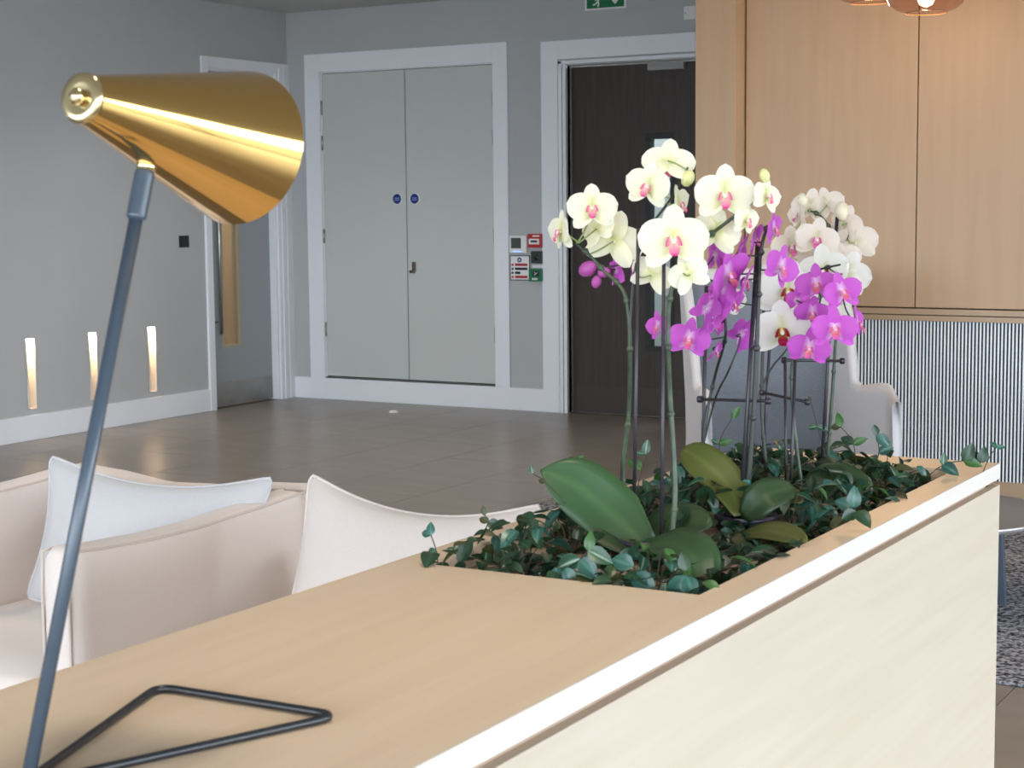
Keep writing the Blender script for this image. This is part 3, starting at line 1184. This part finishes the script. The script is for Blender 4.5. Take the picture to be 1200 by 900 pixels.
# ------------------------------------------------------------------ glass pendants
def pendant(c, label, scale=1.0):
    """c = centre of the open bottom rim"""
    z0 = c[2]
    t = thing('pendant_lamp', label, 'lamp', (c[0], c[1], z0), 'amber glass pendants')
    m = MB()
    s = scale
    prof = [(.082, 0), (.118, .012), (.146, .034), (.158, .062), (.155, .095), (.138, .135), (.108, .175), (.07, .205), (.038, .222)]
    m.lathe([(r * s, h * s) for r, h in prof], (0, 0, 0), (0, 0, 1), 48)
    m.build('glass_shade', AMBER, t)
    m = MB()
    m.lathe([(.0815 * s, -.001), (.083 * s, -.002), (.0845 * s, 0), (.083 * s, .002), (.0815 * s, -.001)], (0, 0, 0), (0, 0, 1), 48)
    m.build('rim', mat('copper_rim', (.5, .25, .14), .25, .7) if 'copper_rim' not in MATS else MATS['copper_rim'], t)
    m = MB()
    m.lathe([(0, .022), (.026, .034), (.037, .060), (.033, .092), (.016, .125), (.013, .14)], (0, 0, 0), (0, 0, 1), 20)
    m.build('bulb', BULB, t)
    m = MB()
    m.lathe([(0, .138), (.02, .138), (.02, .19), (.04, .222), (.04, .235), (0, .26)], (0, 0, 0), (0, 0, 1), 20)
    m.build('lamp_holder', PBRASS, t)
    m = MB()
    m.tube([(0, 0, .25), (0, 0, ZC - z0 - .02)], .003, 8)
    m.build('cord', BLACK, t)
    m = MB()
    m.lathe([(0, ZC - z0), (.06, ZC - z0), (.06, ZC - z0 - .022), (0, ZC - z0 - .025)], (0, 0, 0), (0, 0, 1), 24)
    m.build('ceiling_rose', PBRASS, t)
    l = bulb_light('pendant_bulb', (c[0], c[1], z0 - .03), 9, (1, .62, .32), .05)
    return t


pendant(tuple(at(1085, 15, 7.0)), 'amber glass pendant with glowing bulb at the upper right', 1.0)
pendant(tuple(at(1018, 3, 7.6)), 'amber glass pendant further off, only its rim in view', 1.0)

# ------------------------------------------------------------------ orchids
REF = (EYE - Vector((-1.31, 3.1, 1.25))).normalized()      # from the trough towards the photographer's side


def petal_mesh(L, Wd, peak, cup, curl, nm, matl, full=2.0, nu=11, nv=6):
    """petal lying in xy from the origin along +y, face +z"""
    m = MB()

    def fn(a, b):
        t_ = a
        q = min(1, .02 + .98 * t_) ** peak
        w = Wd / 2 * max(.0016, 1 - abs(2 * q - 1) ** full) ** .5
        s = 2 * b - 1
        y = L * t_
        z = cup * (s * s) * Wd * .5 + curl * L * t_ * t_ - .02 * Wd * math.cos(2.2 * s * math.pi) * t_
        return (w * s, y, z)
    m.grid(fn, nu, nv, att=lambda a, b: max(.001, a))
    return m.mesh(nm, matl)


def lip_mesh(nm, matl):
    m = MB()

    def mid(a, b):
        s = 2 * b - 1
        w = .045 + .055 * math.sin(math.pi * min(1, a * .9)) - .02 * a
        return (w * s, -.04 - .20 * a, .05 + .12 * math.sin(a * 2.2) + .04 * s * s)
    m.grid(mid, 6, 4, att=lambda a, b: .3 + .7 * a)
    for sd in (-1, 1):
        def side(a, b):
            s = b
            return (sd * (.02 + .115 * a * (1 - .45 * s * s)), -.07 + .15 * s - .02 * a, .05 + .09 * a * (1 - .2 * s))
        m.grid(side, 4, 3, att=lambda a, b: max(.001, a))
    return m.mesh(nm, matl)


def column_mesh(nm, matl):
    m = MB()
    m.tube([(0, -.01, -.03), (0, 0, .04), (0, -.01, .10), (0, -.03, .125)], [.03, .032, .035, .02], 8)
    return m.mesh(nm, matl)


KINDS = {}
for kd, base, mid_, tip, lipc in (
        ('pale', (.70, .72, .30), (.95, .93, .72), (.96, .95, .79), ((.95, .88, .72), (.82, .30, .36), (.60, .03, .26))),
        ('magenta', (.86, .66, .82), (.60, .11, .585), (.64, .14, .62), ((.8, .6, .55), (.62, .12, .16), (.60, .10, .45))),
        ('white', (.72, .74, .42), (.90, .89, .82), (.92, .91, .86), ((.6, .35, .03), (.30, .006, .04), (.38, .01, .06))),
        ('blush', (.66, .62, .40), (.86, .76, .66), (.88, .79, .70), ((.85, .7, .7), (.55, .08, .25), (.65, .2, .4)))):
    pm = petal_mat(kd + '_petal', base, mid_, tip, (.0, .30, 1), .4)
    lm = petal_mat(kd + '_lip', *lipc, (.1, .55, 1), .15)
    KINDS[kd] = dict(
        dorsal=petal_mesh(.51, .33 if kd != 'magenta' else .27, .9, .10, -.03, kd + '_sepal', pm, 2.0 if kd != 'magenta' else 1.6),
        lateral=petal_mesh(.50, .31 if kd != 'magenta' else .26, .85, .12, -.08, kd + '_sepal', pm, 2.0 if kd != 'magenta' else 1.6),
        petal=petal_mesh(.51, .56 if kd != 'magenta' else .52, .76, -.08, .06, kd + '_petal', pm, 2.2 if kd != 'magenta' else 2.0),
        lip=lip_mesh(kd + '_lip', lm),
        col=column_mesh(kd + '_column', mat(kd + '_column', {'pale': (.8, .75, .6), 'magenta': (.75, .35, .65), 'white': (.85, .85, .7), 'blush': (.8, .6, .6)}[kd], .5)))
    m = MB()
    m.lathe([(0, -.5), (.22, -.42), (.36, -.15), (.38, .1), (.26, .38), (.08, .5), (0, .52)], (0, 0, 0), (0, 1, 0), 12)
    KINDS[kd]['bud'] = m.mesh(kd + '_bud', mat(kd + '_bud', {'pale': (.62, .62, .28), 'magenta': (.42, .08, .33), 'white': (.7, .7, .5), 'blush': (.7, .62, .45)}[kd], .5))


def flower(plant, kd, pos, size, yaw, pitch, roll):
    """yaw turns the face to the viewer's right, pitch tilts it up; parts: sepals, petals, lip"""
    K = KINDS[kd]
    up = Vector((0, 0, 1))
    r0 = up.cross(REF).normalized()           # viewer's right
    u0 = REF.cross(r0).normalized()
    y_, p_ = math.radians(yaw), math.radians(pitch)
    f = (REF * math.cos(y_) + r0 * math.sin(y_)) * math.cos(p_) + u0 * math.sin(p_)
    f.normalize()
    rr = u0.cross(f)
    if rr.length < .05:
        rr = r0.copy()
    rr.normalize()
    uu = f.cross(rr)
    ro = math.radians(roll)
    rr, uu = rr * math.cos(ro) + uu * math.sin(ro), uu * math.cos(ro) - rr * math.sin(ro)
    Mx = Matrix.Translation(pos - plant.location) @ Matrix((rr, uu, f)).transposed().to_4x4() @ Matrix.Scale(size, 4)
    fl_ = link('flower', K['col'], plant)
    fl_.matrix_basis = Mx

    def sub(nm, me, ang, z, tilt=0, mirror=1):
        o = link(nm, me, fl_)
        j = rnd.uniform(-5, 5)
        o.matrix_basis = Matrix.Translation((0, 0, z)) @ Matrix.Rotation(math.radians(ang + j), 4, 'Z') @ Matrix.Rotation(math.radians(tilt + rnd.uniform(-6, 6)), 4, 'X')
    sub('sepal', K['dorsal'], 0, -.01, 4)
    sub('sepal', K['lateral'], 128, -.012, -2)
    sub('sepal', K['lateral'], -128, -.012, -2)
    sub('petal', K['petal'], 79, .012, 5)
    sub('petal', K['petal'], -79, .014, 5)
    o = link('lip', K['lip'], fl_)
    o.matrix_basis = Matrix.Scale(.88, 4)
    return -f


def bud(plant, kd, pos, size, direction):
    o = link('bud', KINDS[kd]['bud'], plant)
    d = Vector(direction).normalized()
    q = Vector((0, 1, 0)).rotation_difference(d).to_matrix().to_4x4()
    o.matrix_basis = Matrix.Translation(pos - plant.location) @ q @ Matrix.Scale(size, 4)


def strap_leaf(plant, pts, width, matl, face=None, fold=.16, blunt=.6, taper=.5):
    """broad orchid leaf: centre line points (world), width, and the way its upper face looks"""
    P = bez(pts, 6)
    n = len(P) - 1
    face = Vector(face or (0, 0, 1))
    m = MB()
    rows = []
    for i, p in enumerate(P):
        t_ = i / n
        d = (P[min(i + 1, n)] - P[max(i - 1, 0)]).normalized()
        s = d.cross(face).normalized()
        nn = s.cross(d).normalized()
        w = width / 2 * min(1, .42 + 2.0 * t_) * max(0.02, 1 - max(0, (t_ - taper) / (1 - taper)) ** (2.2)) ** blunt
        row = []
        for k in range(7):
            q = (k - 3) / 3
            row.append(p + s * w * q + nn * (abs(q) ** 1.4) * w * fold)
        rows.append(row)
    vs = [q for r in rows for q in r]
    at_ = [max(.001, abs(k - 3) / 3) for r in rows for k in range(7)]
    fs = [(i * 7 + k, (i + 1) * 7 + k, (i + 1) * 7 + k + 1, i * 7 + k + 1) for i in range(n) for k in range(6)]
    m.add(vs, fs, True, at_)
    o = off(m.build('leaf', matl, plant), plant.location)
    md = o.modifiers.new('Solidify', 'SOLIDIFY')
    md.thickness = .0022
    return o


def stem_pts(pl, Y, n=8):
    out = []
    for q in pl:
        out.append(at(q[0], q[1], q[2] if len(q) > 2 else Y))
    return bez(out, n)


def sink(P, z=.80):
    """carry a stem down into the pot"""
    p = P[0]
    return [Vector((p.x, p.y, min(z, p.z - .01)))] + P


def orchid(label, Y, kd, stems, stakes, flowers, buds, leaves, pot_at, stem_mats=None, ties=(), rods=()):
    base = Vector((pot_at[0], pot_at[1], .80))
    pl = thing('moth_orchid', label, 'orchid', base, 'moth orchids in the trough')
    m = MB()
    m.lathe([(.045, -.07), (.058, .085), (.062, .085), (.062, .095), (.056, .095), (.054, .075), (0, .072)], (0, 0, 0), (0, 0, 1), 28)
    m.build('pot', POT, pl)
    lines = []
    for i, s in enumerate(stems):
        P = stem_pts(s[0], Y)
        if s[2]:
            P = sink(P)
        n = len(P)
        r0, r1 = s[1]
        m = MB()
        m.tube(P, [r0 + (r1 - r0) * k / (n - 1) for k in range(n)], 8)
        # nodes along the stem
        if s[2]:
            for k in range(6, n - 1, 9):
                d = (P[k] - P[k - 1]).normalized()
                m.lathe([(r0 * .8, -.006), (r0 * 1.35, 0), (r0 * .8, .006)], P[k], d, 8)
        off(m.build('flower_stem', s[3], pl), base)
        lines += P
    for a, b, r in stakes:
        pa, pb = at(*a), at(*b)
        d = (pb - pa).normalized()
        if pa.z > .8:
            pa = pa - d * ((pa.z - .79) / max(d.z, .3))
        m = MB()
        m.tube([pa, pb], r, 8)
        off(m.build('stake', STAKE, pl), base)
    for a, b in rods:
        m = MB()
        m.tube([at(*a), at(*b)], .0032, 8)
        for q in (a, b):
            p = at(*q)
            m.lathe([(.004, -.006), (.007, -.004), (.007, .004), (.004, .006)], p, (1, .3, 0), 8)
        off(m.build('tie_rod', STAKE, pl), base)
    for a in ties:
        m = MB()
        m.lathe([(.0085, -.006), (.0105, -.005), (.0105, .005), (.0085, .006)], at(*a), (0, 0, 1), 10)
        off(m.build('plant_tie', CLIP, pl), base)
    for f in flowers:
        px, py, wpx, yaw, pitch, roll = f[:6]
        Yf = f[6] if len(f) > 6 else Y
        pos = at(px, py, Yf)
        depth = (pos - EYE).dot(CAM_F)
        size = wpx / FPX * depth * .98
        bk = flower(pl, kd, pos, size, yaw, pitch, roll)
        near = min(lines, key=lambda p: (p - pos).length)
        b0 = pos + bk * size * .03
        stalks = MB()
        stalks.tube(bez([near, (near + b0) / 2 + bk * .012 + Vector((0, 0, -.004)), b0], 4), .0017, 6)
        off(stalks.build('flower_stalk', STALK if kd in ('pale', 'blush') else DSTEM, pl), base)
    for px, py, wpx, dx, dy, dz in buds:
        pos = at(px, py, Y)
        bud(pl, kd, pos, wpx / FPX * (pos - EYE).dot(CAM_F) * 1.2, (dx, dy, dz))
    for pts, w, mt, face, blunt in leaves:
        strap_leaf(pl, [Vector(p) for p in pts], w, mt, face, .16, blunt)
    return pl


TOV = (.45, -.80, .55)     # leaf faces that look up and out to the room
orchid('pale yellow moth orchid with magenta lips, tallest and nearest of the row', 2.86, 'pale',
       [([(731, 588, 2.90), (730, 545, 2.90), (737, 480, 2.89), (738, 400), (734, 352), (724, 332), (708, 318), (692, 300), (676, 286)], (.0052, .0026), True, STEM),
        ([(738, 385), (742, 330), (752, 286), (766, 260), (784, 236), (800, 210), (806, 196)], (.003, .002), False, DSTEM),
        ([(787, 632, 2.80), (791, 570, 2.81), (785, 460, 2.83), (783, 400), (785, 350), (798, 312), (826, 281), (860, 254), (882, 236)], (.0058, .0028), True, STEM)],
       [((743, 592, 2.86), (748, 268, 2.84), .0036), ((775, 640, 2.79), (778, 308, 2.80), .0036)],
       [(694, 245, 62, 2, 8, 4, 2.83), (719, 283, 74, 172, 0, 20, 2.92), (658, 272, 54, -60, 0, 0, 2.86), (700, 268, 50, 150, 10, -20, 2.9),
        (783, 190, 66, 178, -28, 4, 2.86), (760, 219, 60, -22, 0, -12, 2.83), (795, 240, 50, 70, 0, 20, 2.86),
        (789, 282, 86, 4, -4, 4, 2.80), (764, 322, 56, 160, 20, 30, 2.86), (808, 322, 54, 200, 10, -25, 2.86),
        (849, 229, 74, 6, -6, 2, 2.83), (838, 274, 62, 168, 15, 10, 2.88), (874, 258, 44, 48, -5, 0, 2.86), (898, 230, 48, 50, 5, -8, 2.86)],
       [(806, 209, 17, .2, .1, .5), (896, 206, 14, -.3, 0, 1), (748, 218, 10, -.5, 0, .4)],
       [([at(757, 640, 2.80), at(715, 602, 2.80), at(672, 568, 2.78), at(633, 551, 2.76)], .118, OLEAF, (.5, -.75, .45), .95),
        ([at(750, 642, 2.76), at(783, 638, 2.70), at(810, 652, 2.65), at(822, 690, 2.61)], .10, OLEAF, (.35, -.55, .75), .40),
        ([at(757, 630, 2.85), at(790, 612, 2.86), at(834, 616, 2.86)], .085, OLEAFD, (.2, -.6, .8), .5),
        ([at(745, 655, 2.72), at(715, 638, 2.66), at(690, 628, 2.62)], .06, OLEAFD, (.2, -.5, .9), .7)],
       (-1.345, 2.80))
orchid('tall magenta moth orchid in the middle on dark stakes', 3.10, 'magenta',
       [([(872, 612), (878, 550), (884, 470), (887, 400), (889, 345), (891, 300), (897, 272), (905, 262)], (.0062, .0028), True, DSTEM),
        ([(822, 575, 3.2), (826, 500, 3.2), (838, 440, 3.2), (850, 395), (848, 360), (842, 332)], (.004, .0022), True, DSTEM),
        ([(822, 530, 3.2), (838, 468, 3.2), (853, 436), (864, 410), (868, 395)], (.0024, .0016), False, DSTEM),
        ([(842, 332), (815, 322), (782, 314), (745, 310), (716, 312), (694, 316)], (.002, .0014), False, DSTEM)],
       [((868, 604, 3.09), (888, 285, 3.12), .0048), ((823, 560, 3.22), (828, 335, 3.22), .0044)],
       [(906, 268, 44, 70, -10, 20), (914, 314, 58, 50, -5, -20), (866, 298, 62, 100, -15, 30), (846, 338, 70, 115, -10, 35, 3.06), (838, 300, 56, 110, 10, 10), (852, 322, 72, 60, -20, 30, 3.02), (836, 372, 62, 118, -20, -20, 3.04), (884, 282, 50, 80, -10, 30), (872, 330, 52, 95, -20, 40, 3.04),
        (828, 362, 56, 128, -15, 25, 3.05), (858, 356, 46, 70, -15, 20), (807, 398, 54, 2, -5, -10, 3.06), (772, 383, 40, -45, 0, 10, 3.12), (838, 380, 40, 62, 5, -10), (868, 392, 48, 135, -15, 40, 3.12), (838, 412, 34, 75, -25, 20), (722, 316, 38, 120, 0, 60, 3.12), (748, 313, 34, 60, -10, 20, 3.12)],
       [(689, 315, 20, -.6, 0, -.3), (699, 330, 13, -.2, 0, -.6), (867, 309, 14, .3, 0, .8), (708, 319, 14, -.6, 0, -.2)],
       [([at(869, 604, 3.05), at(850, 566, 3.08), at(822, 540, 3.1), at(800, 526, 3.12)], .078, OLEAFY, (.6, -.75, .2), .6),
        ([at(868, 628, 2.98), at(905, 624, 2.92), at(946, 636, 2.86)], .058, OLEAFY, (.1, -.55, .84), .6),
        ([at(872, 606, 3.04), at(897, 582, 3.05), at(930, 572, 3.1)], .07, OLEAFD, (.3, -.7, .6), .5)],
       (-1.275, 3.10), ties=((874, 565, 3.10),), rods=(((820, 468, 3.2), (900, 470, 3.12)),))
orchid('white moth orchid with dark crimson lips behind the magenta one', 3.42, 'white',
       [([(898, 552), (893, 490), (893, 440), (895, 390), (896, 355), (910, 338), (930, 328), (960, 316), (985, 310)], (.0042, .002), True, DSTEM),
        ([(893, 452), (905, 430), (920, 412), (928, 400)], (.0024, .0016), False, DSTEM)],
       [((893, 560, 3.43), (905, 352, 3.43), .0034)],
       [(916, 388, 76, 4, -12, 4, 3.30), (922, 342, 78, 12, -5, -6, 3.36), (966, 318, 66, -20, 5, 10, 3.50), (992, 322, 60, 165, 0, 20, 3.52), (905, 326, 50, 190, 10, 0, 3.48), (972, 372, 50, 170, 0, 60, 3.46), (852, 350, 46, 175, 0, 15, 3.45)],
       [], [([(-1.40, 3.44, .87), (-1.34, 3.40, .93), (-1.29, 3.37, .93)], .06, OLEAFY, (.3, -.6, .7), .5)],
       (-1.42, 3.46), rods=(((893, 460, 3.42), (946, 471, 3.36)),))
orchid('cream and pale pink moth orchid furthest back, blooms high against oak wall', 3.62, 'blush',
       [([(968, 555), (974, 480), (978, 420), (982, 350), (980, 300), (972, 268), (960, 252), (945, 246)], (.0046, .002), True, STEM),
        ([(981, 315), (990, 288), (996, 270), (990, 256)], (.0022, .0015), False, STEM)],
       [((962, 558, 3.6), (981, 254, 3.62), .0040)],
       [(950, 244, 48, 168, 15, 8), (970, 240, 44, 150, 10, -15), (936, 252, 40, -60, 0, 0), (957, 281, 54, 2, -4, -8, 3.56), (927, 290, 52, 14, -4, 8, 3.58), (1002, 284, 56, 170, 5, -6), (990, 262, 48, 140, 10, 25), (986, 305, 50, 12, -10, 20, 3.6), (908, 306, 44, 200, 0, 10), (955, 312, 46, 180, 0, -15, 3.66)],
       [(987, 248, 19, -.1, 0, .6), (941, 235, 15, -.3, 0, .8)],
       [([(-1.36, 3.62, .87), (-1.30, 3.56, .925), (-1.23, 3.50, .915)], .07, OLEAFD, (.2, -.55, .8), .5)],
       (-1.37, 3.64), rods=(((919, 422, 3.4), (987, 423, 3.6)),))
orchid('bright magenta moth orchid with white centres on the right of the row', 3.32, 'magenta',
       [([(938, 560), (930, 490), (928, 430), (938, 398), (956, 372), (962, 348)], (.0042, .002), True, STEM),
        ([(940, 396), (966, 392), (986, 386), (1003, 380)], (.002, .0014), False, STEM)],
       [((921, 556, 3.34), (920, 420, 3.34), .0032), ((927, 560, 3.3), (932, 418, 3.3), .0036)],
       [(957, 334, 52, -6, -4, 4, 3.26), (987, 343, 52, 18, 4, 14, 3.26), (948, 408, 54, -4, -10, -10, 3.24), (978, 386, 58, 4, 0, 2, 3.22), (1004, 380, 50, 70, 0, 8), (952, 366, 46, 0, -30, 0, 3.30), (934, 352, 34, 150, 0, 0)],
       [], [([(-1.30, 3.26, .87), (-1.24, 3.2, .92), (-1.18, 3.15, .915)], .05, OLEAFY, (.35, -.6, .7), .5),
            ([(-1.25, 3.34, .87), (-1.20, 3.38, .93), (-1.12, 3.40, .915)], .075, OLEAFD, (.3, -.6, .75), .5)],
       (-1.30, 3.34))

# ------------------------------------------------------------------ trailing vines in the trough
def vine_leaf(nm, matl, L=.036, Wd=.024, curl=.2):
    m = MB()

    def fn(a, b):
        s = 2 * b - 1
        w = Wd / 2 * math.sin(math.pi * min(1, .06 + .94 * a ** .8)) ** .8
        return (w * s, L * a, .18 * abs(s) * w * 2 - curl * L * a * a)
    m.grid(fn, 5, 4, att=lambda a, b: max(.001, abs(2 * b - 1)))
    return m.mesh(nm, matl)


VM = [vine_leaf('vine_leaf', VINE[0], .037, .026, .25), vine_leaf('vine_leaf', VINE[0], .032, .024, -.1), vine_leaf('vine_leaf', VINE[1], .037, .025, .3),
      vine_leaf('vine_leaf', VINE[2], .036, .022, .2), vine_leaf('vine_leaf', VINE[3], .036, .021, .35), vine_leaf('vine_leaf', VINE[4], .036, .023, .2)]
WTS = [0, 0, 0, 0, 0, 1, 1, 1, 1, 2, 2, 2, 3, 3, 4, 5, 5]
PX = ['left side of the trough', 'right side of the trough']


# places where an orchid's own broad leaves lie over the vines
CLEAR = [(-1.46, -1.10, 2.52, 2.86, .892), (-1.30, -1.06, 2.84, 3.06, .895)]


def vine(cx, cy, n, label, rad=.13, zt=.955):
    base = Vector((cx, cy, .83))
    v = thing('trailing_vine', label, 'vine', base, 'trailing vines filling the trough')
    st = MB()
    for i in range(n):
        a = rnd.uniform(0, 2 * math.pi)
        r = rad * math.sqrt(rnd.random()) * 1.1
        x, y = cx + r * math.cos(a), cy + r * math.sin(a) * 1.0
        x = min(max(x, HX0 - .012), HX1 - .012)
        y = min(max(y, HY0 + .012), HY1 - .006)
        edge = min(x - HX0, HX1 - x, y - HY0, HY1 - y)
        zmax = zt - .055 * max(0, 1 - edge / .09)
        for qa, qb, qc, qd, qz in CLEAR:
            if qa < x < qb and qc < y < qd:
                zmax = min(zmax, qz)
        z = .85 + (zmax - .85) * rnd.random() ** .8
        az = rnd.uniform(0, 2 * math.pi)
        tilt = rnd.uniform(-65, 12)
        me = VM[rnd.choice(WTS)]
        o = link('leaf', me, v)
        s = rnd.uniform(.8, 1.3)
        # leaf points out of its node, blade face mostly up and to the light
        o.matrix_basis = Matrix.Translation(Vector((x, y, z)) - base) @ Matrix.Rotation(az, 4, 'Z') @ Matrix.Rotation(math.radians(tilt), 4, 'X') @ Matrix.Rotation(math.radians(rnd.uniform(-35, 35)), 4, 'Y') @ Matrix.Scale(s, 4)
        if i % 4 == 0:
            st.tube(bez([(0, 0, -.005), ((x - cx) * .5, (y - cy) * .5, (z - .83) * .8), (x - cx, y - cy, z - .83)], 4), .0011, 5)
    st.build('stem', VSTEM, v)
    return v


def sprig(v, pts, leaves):
    """an upright or trailing shoot: stem and a few leaves (world points)"""
    base = v.location
    P = bez(pts, 5)
    m = MB()
    m.tube([p - base for p in P], .0011, 5)
    m.build('stem', VSTEM, v)
    for p, d, face, k, s in leaves:
        d = Vector(d).normalized()
        fz = Vector(face)
        fz = (fz - d * fz.dot(d)).normalized()
        xx = d.cross(fz)
        o = link('leaf', VM[k], v)
        o.matrix_basis = Matrix.Translation(Vector(p) - base) @ Matrix((xx, d, fz)).transposed().to_4x4() @ Matrix.Scale(s, 4)


rows = 7
names_y = ['at the near end', 'second from the near end', 'third from the near end', 'in the middle', 'third from the far end', 'second from the far end', 'at the far end']
vines = []
for j in range(rows):
    for i in range(2):
        cy = HY0 + .1 + (HY1 - HY0 - .2) * j / (rows - 1)
        cx = -1.445 if i == 0 else -1.185
        zt = .968 if i == 0 else .952
        vines.append(vine(cx, cy, 130, 'low green trailing vine along the %s, %s' % (PX[i], names_y[j]), .155, zt))
T = (.4, -.85, .35)
p = [at(513, 660, 2.42), at(511, 645, 2.42), at(505, 627, 2.42)]
sprig(vines[0], p, [(p[2], (-.1, .1, 1), T, 2, .62), (p[2], (-1, 0, .2), T, 2, .6), (p[1], (-.8, 0, -.3), T, 2, .6), (p[0], (-1, -.2, 0), (0, 0, 1), 4, .6)])
p = [at(560, 640, 2.6), at(572, 612, 2.6), at(568, 604, 2.6)]
sprig(vines[0], p, [(p[1], (-.9, 0, .3), T, 5, .6), (p[2], (-.2, 0, 1), T, 5, .5), (p[1], (.8, 0, -.2), T, 0, .8)])
p = [at(663, 590, 2.75), at(640, 565, 2.75), at(624, 555, 2.75)]
sprig(vines[2], p, [(p[2], (-.2, 0, 1), T, 3, .45), (p[1], (-1, 0, .2), T, 5, .5)])
p = [at(672, 575, 3.1), at(670, 548, 3.1), at(676, 540, 3.1)]
sprig(vines[6], p, [(p[2], (.6, 0, .5), T, 4, .5), (p[2], (-.9, 0, .3), T, 5, .6), (p[1], (.9, 0, 0), T, 5, .5)])
p = [at(745, 580, 3.0), at(752, 550, 3.0), at(756, 532, 3.0)]
sprig(vines[6], p, [(p[2], (.2, 0, 1), T, 3, .8), (p[2], (-.9, 0, .1), T, 3, .6), (p[1], (-.8, 0, .5), T, 4, 1.1)])
p = [at(850, 560, 3.3), at(843, 520, 3.3), at(858, 490, 3.3)]
sprig(vines[8], p, [(p[2], (.6, 0, .9), T, 4, .8), (p[1], (.9, 0, .3), T, 4, .8), (p[1], (-.7, 0, .3), T, 3, .6)])
p = [at(972, 550, 3.6), at(958, 500, 3.6), at(950, 470, 3.6)]
sprig(vines[10], p, [(p[1], (.9, 0, -.2), T, 3, .7), (p[1], (-.9, 0, -.1), T, 3, .7), (p[2], (-.3, 0, .7), T, 5, .35)])
p = [at(1004, 560, 3.6), at(1000, 520, 3.6), at(985, 500, 3.6)]
sprig(vines[11], p, [(p[2], (-.2, 0, 1), T, 4, .9), (p[2], (-1, 0, -.1), T, 5, .7), (p[1], (.8, 0, .4), T, 4, .9), (p[1], (-.8, 0, .4), T, 0, .9)])
p = [at(1022, 556, 3.7), at(1030, 530, 3.7), at(1027, 510, 3.7)]
sprig(vines[11], p, [(p[2], (-.3, 0, 1), T, 1, .8), (p[2], (.9, 0, -.6), T, 2, 1.1), (p[1], (.9, 0, .4), T, 2, .9)])
p = [at(1152, 553, 3.76), at(1160, 535, 3.76), at(1168, 524, 3.76)]
sprig(vines[13], p, [(p[2], (-.7, 0, .5), T, 2, .5), (p[2], (.8, 0, .1), T, 2, .5)])
p = [at(1085, 560, 3.7), at(1105, 545, 3.72), at(1130, 540, 3.74), at(1150, 542, 3.76)]
sprig(vines[13], p, [(p[1], (.7, -.4, -.2), T, 2, 1.2), (p[1], (.1, 0, 1), T, 3, .8), (p[2], (.4, 0, .8), T, 0, 1.2), (p[3], (.2, 0, .9), T, 0, 1.0), (p[2], (.9, -.2, -.1), T, 4, 1.1), (p[3], (-.6, 0, .5), T, 0, 1.0)])
p = [at(985, 580, 3.2), at(1000, 595, 3.05), at(1003, 600, 3.0)]
sprig(vines[9], p, [(p[1], (.1, -.1, 1), T, 2, 1.1), (p[2], (.8, -.5, -.35), (.2, -.5, .8), 0, 1.2), (p[1], (-.8, 0, .3), T, 2, 1.1), (p[2], (-.5, -.5, -.3), T, 1, 1.0)])
p = [at(803, 700, 2.46), at(806, 676, 2.44), at(804, 668, 2.42)]
sprig(vines[1], p, [(p[1], (-.5, -.4, -.8), T, 2, 1.5), (p[1], (.4, -.4, -.7), T, 2, 1.1), (p[2], (-.3, 0, 1), T, 1, .9)])
p = [at(740, 690, 2.45), at(745, 672, 2.44), at(742, 664, 2.43)]
sprig(vines[1], p, [(p[1], (.7, -.3, -.5), T, 2, 1.4), (p[2], (-.7, 0, .2), T, 2, 1.2)])
p = [at(660, 680, 2.45), at(680, 655, 2.45), at(690, 645, 2.45)]
sprig(vines[0], p, [(p[1], (-1, -.1, -.4), T, 3, 1.4), (p[2], (.9, -.1, -.3), T, 3, 1.3), (p[1], (.7, -.2, -.5), T, 2, 1.2), (p[2], (.1, 0, .9), T, 4, .9)])
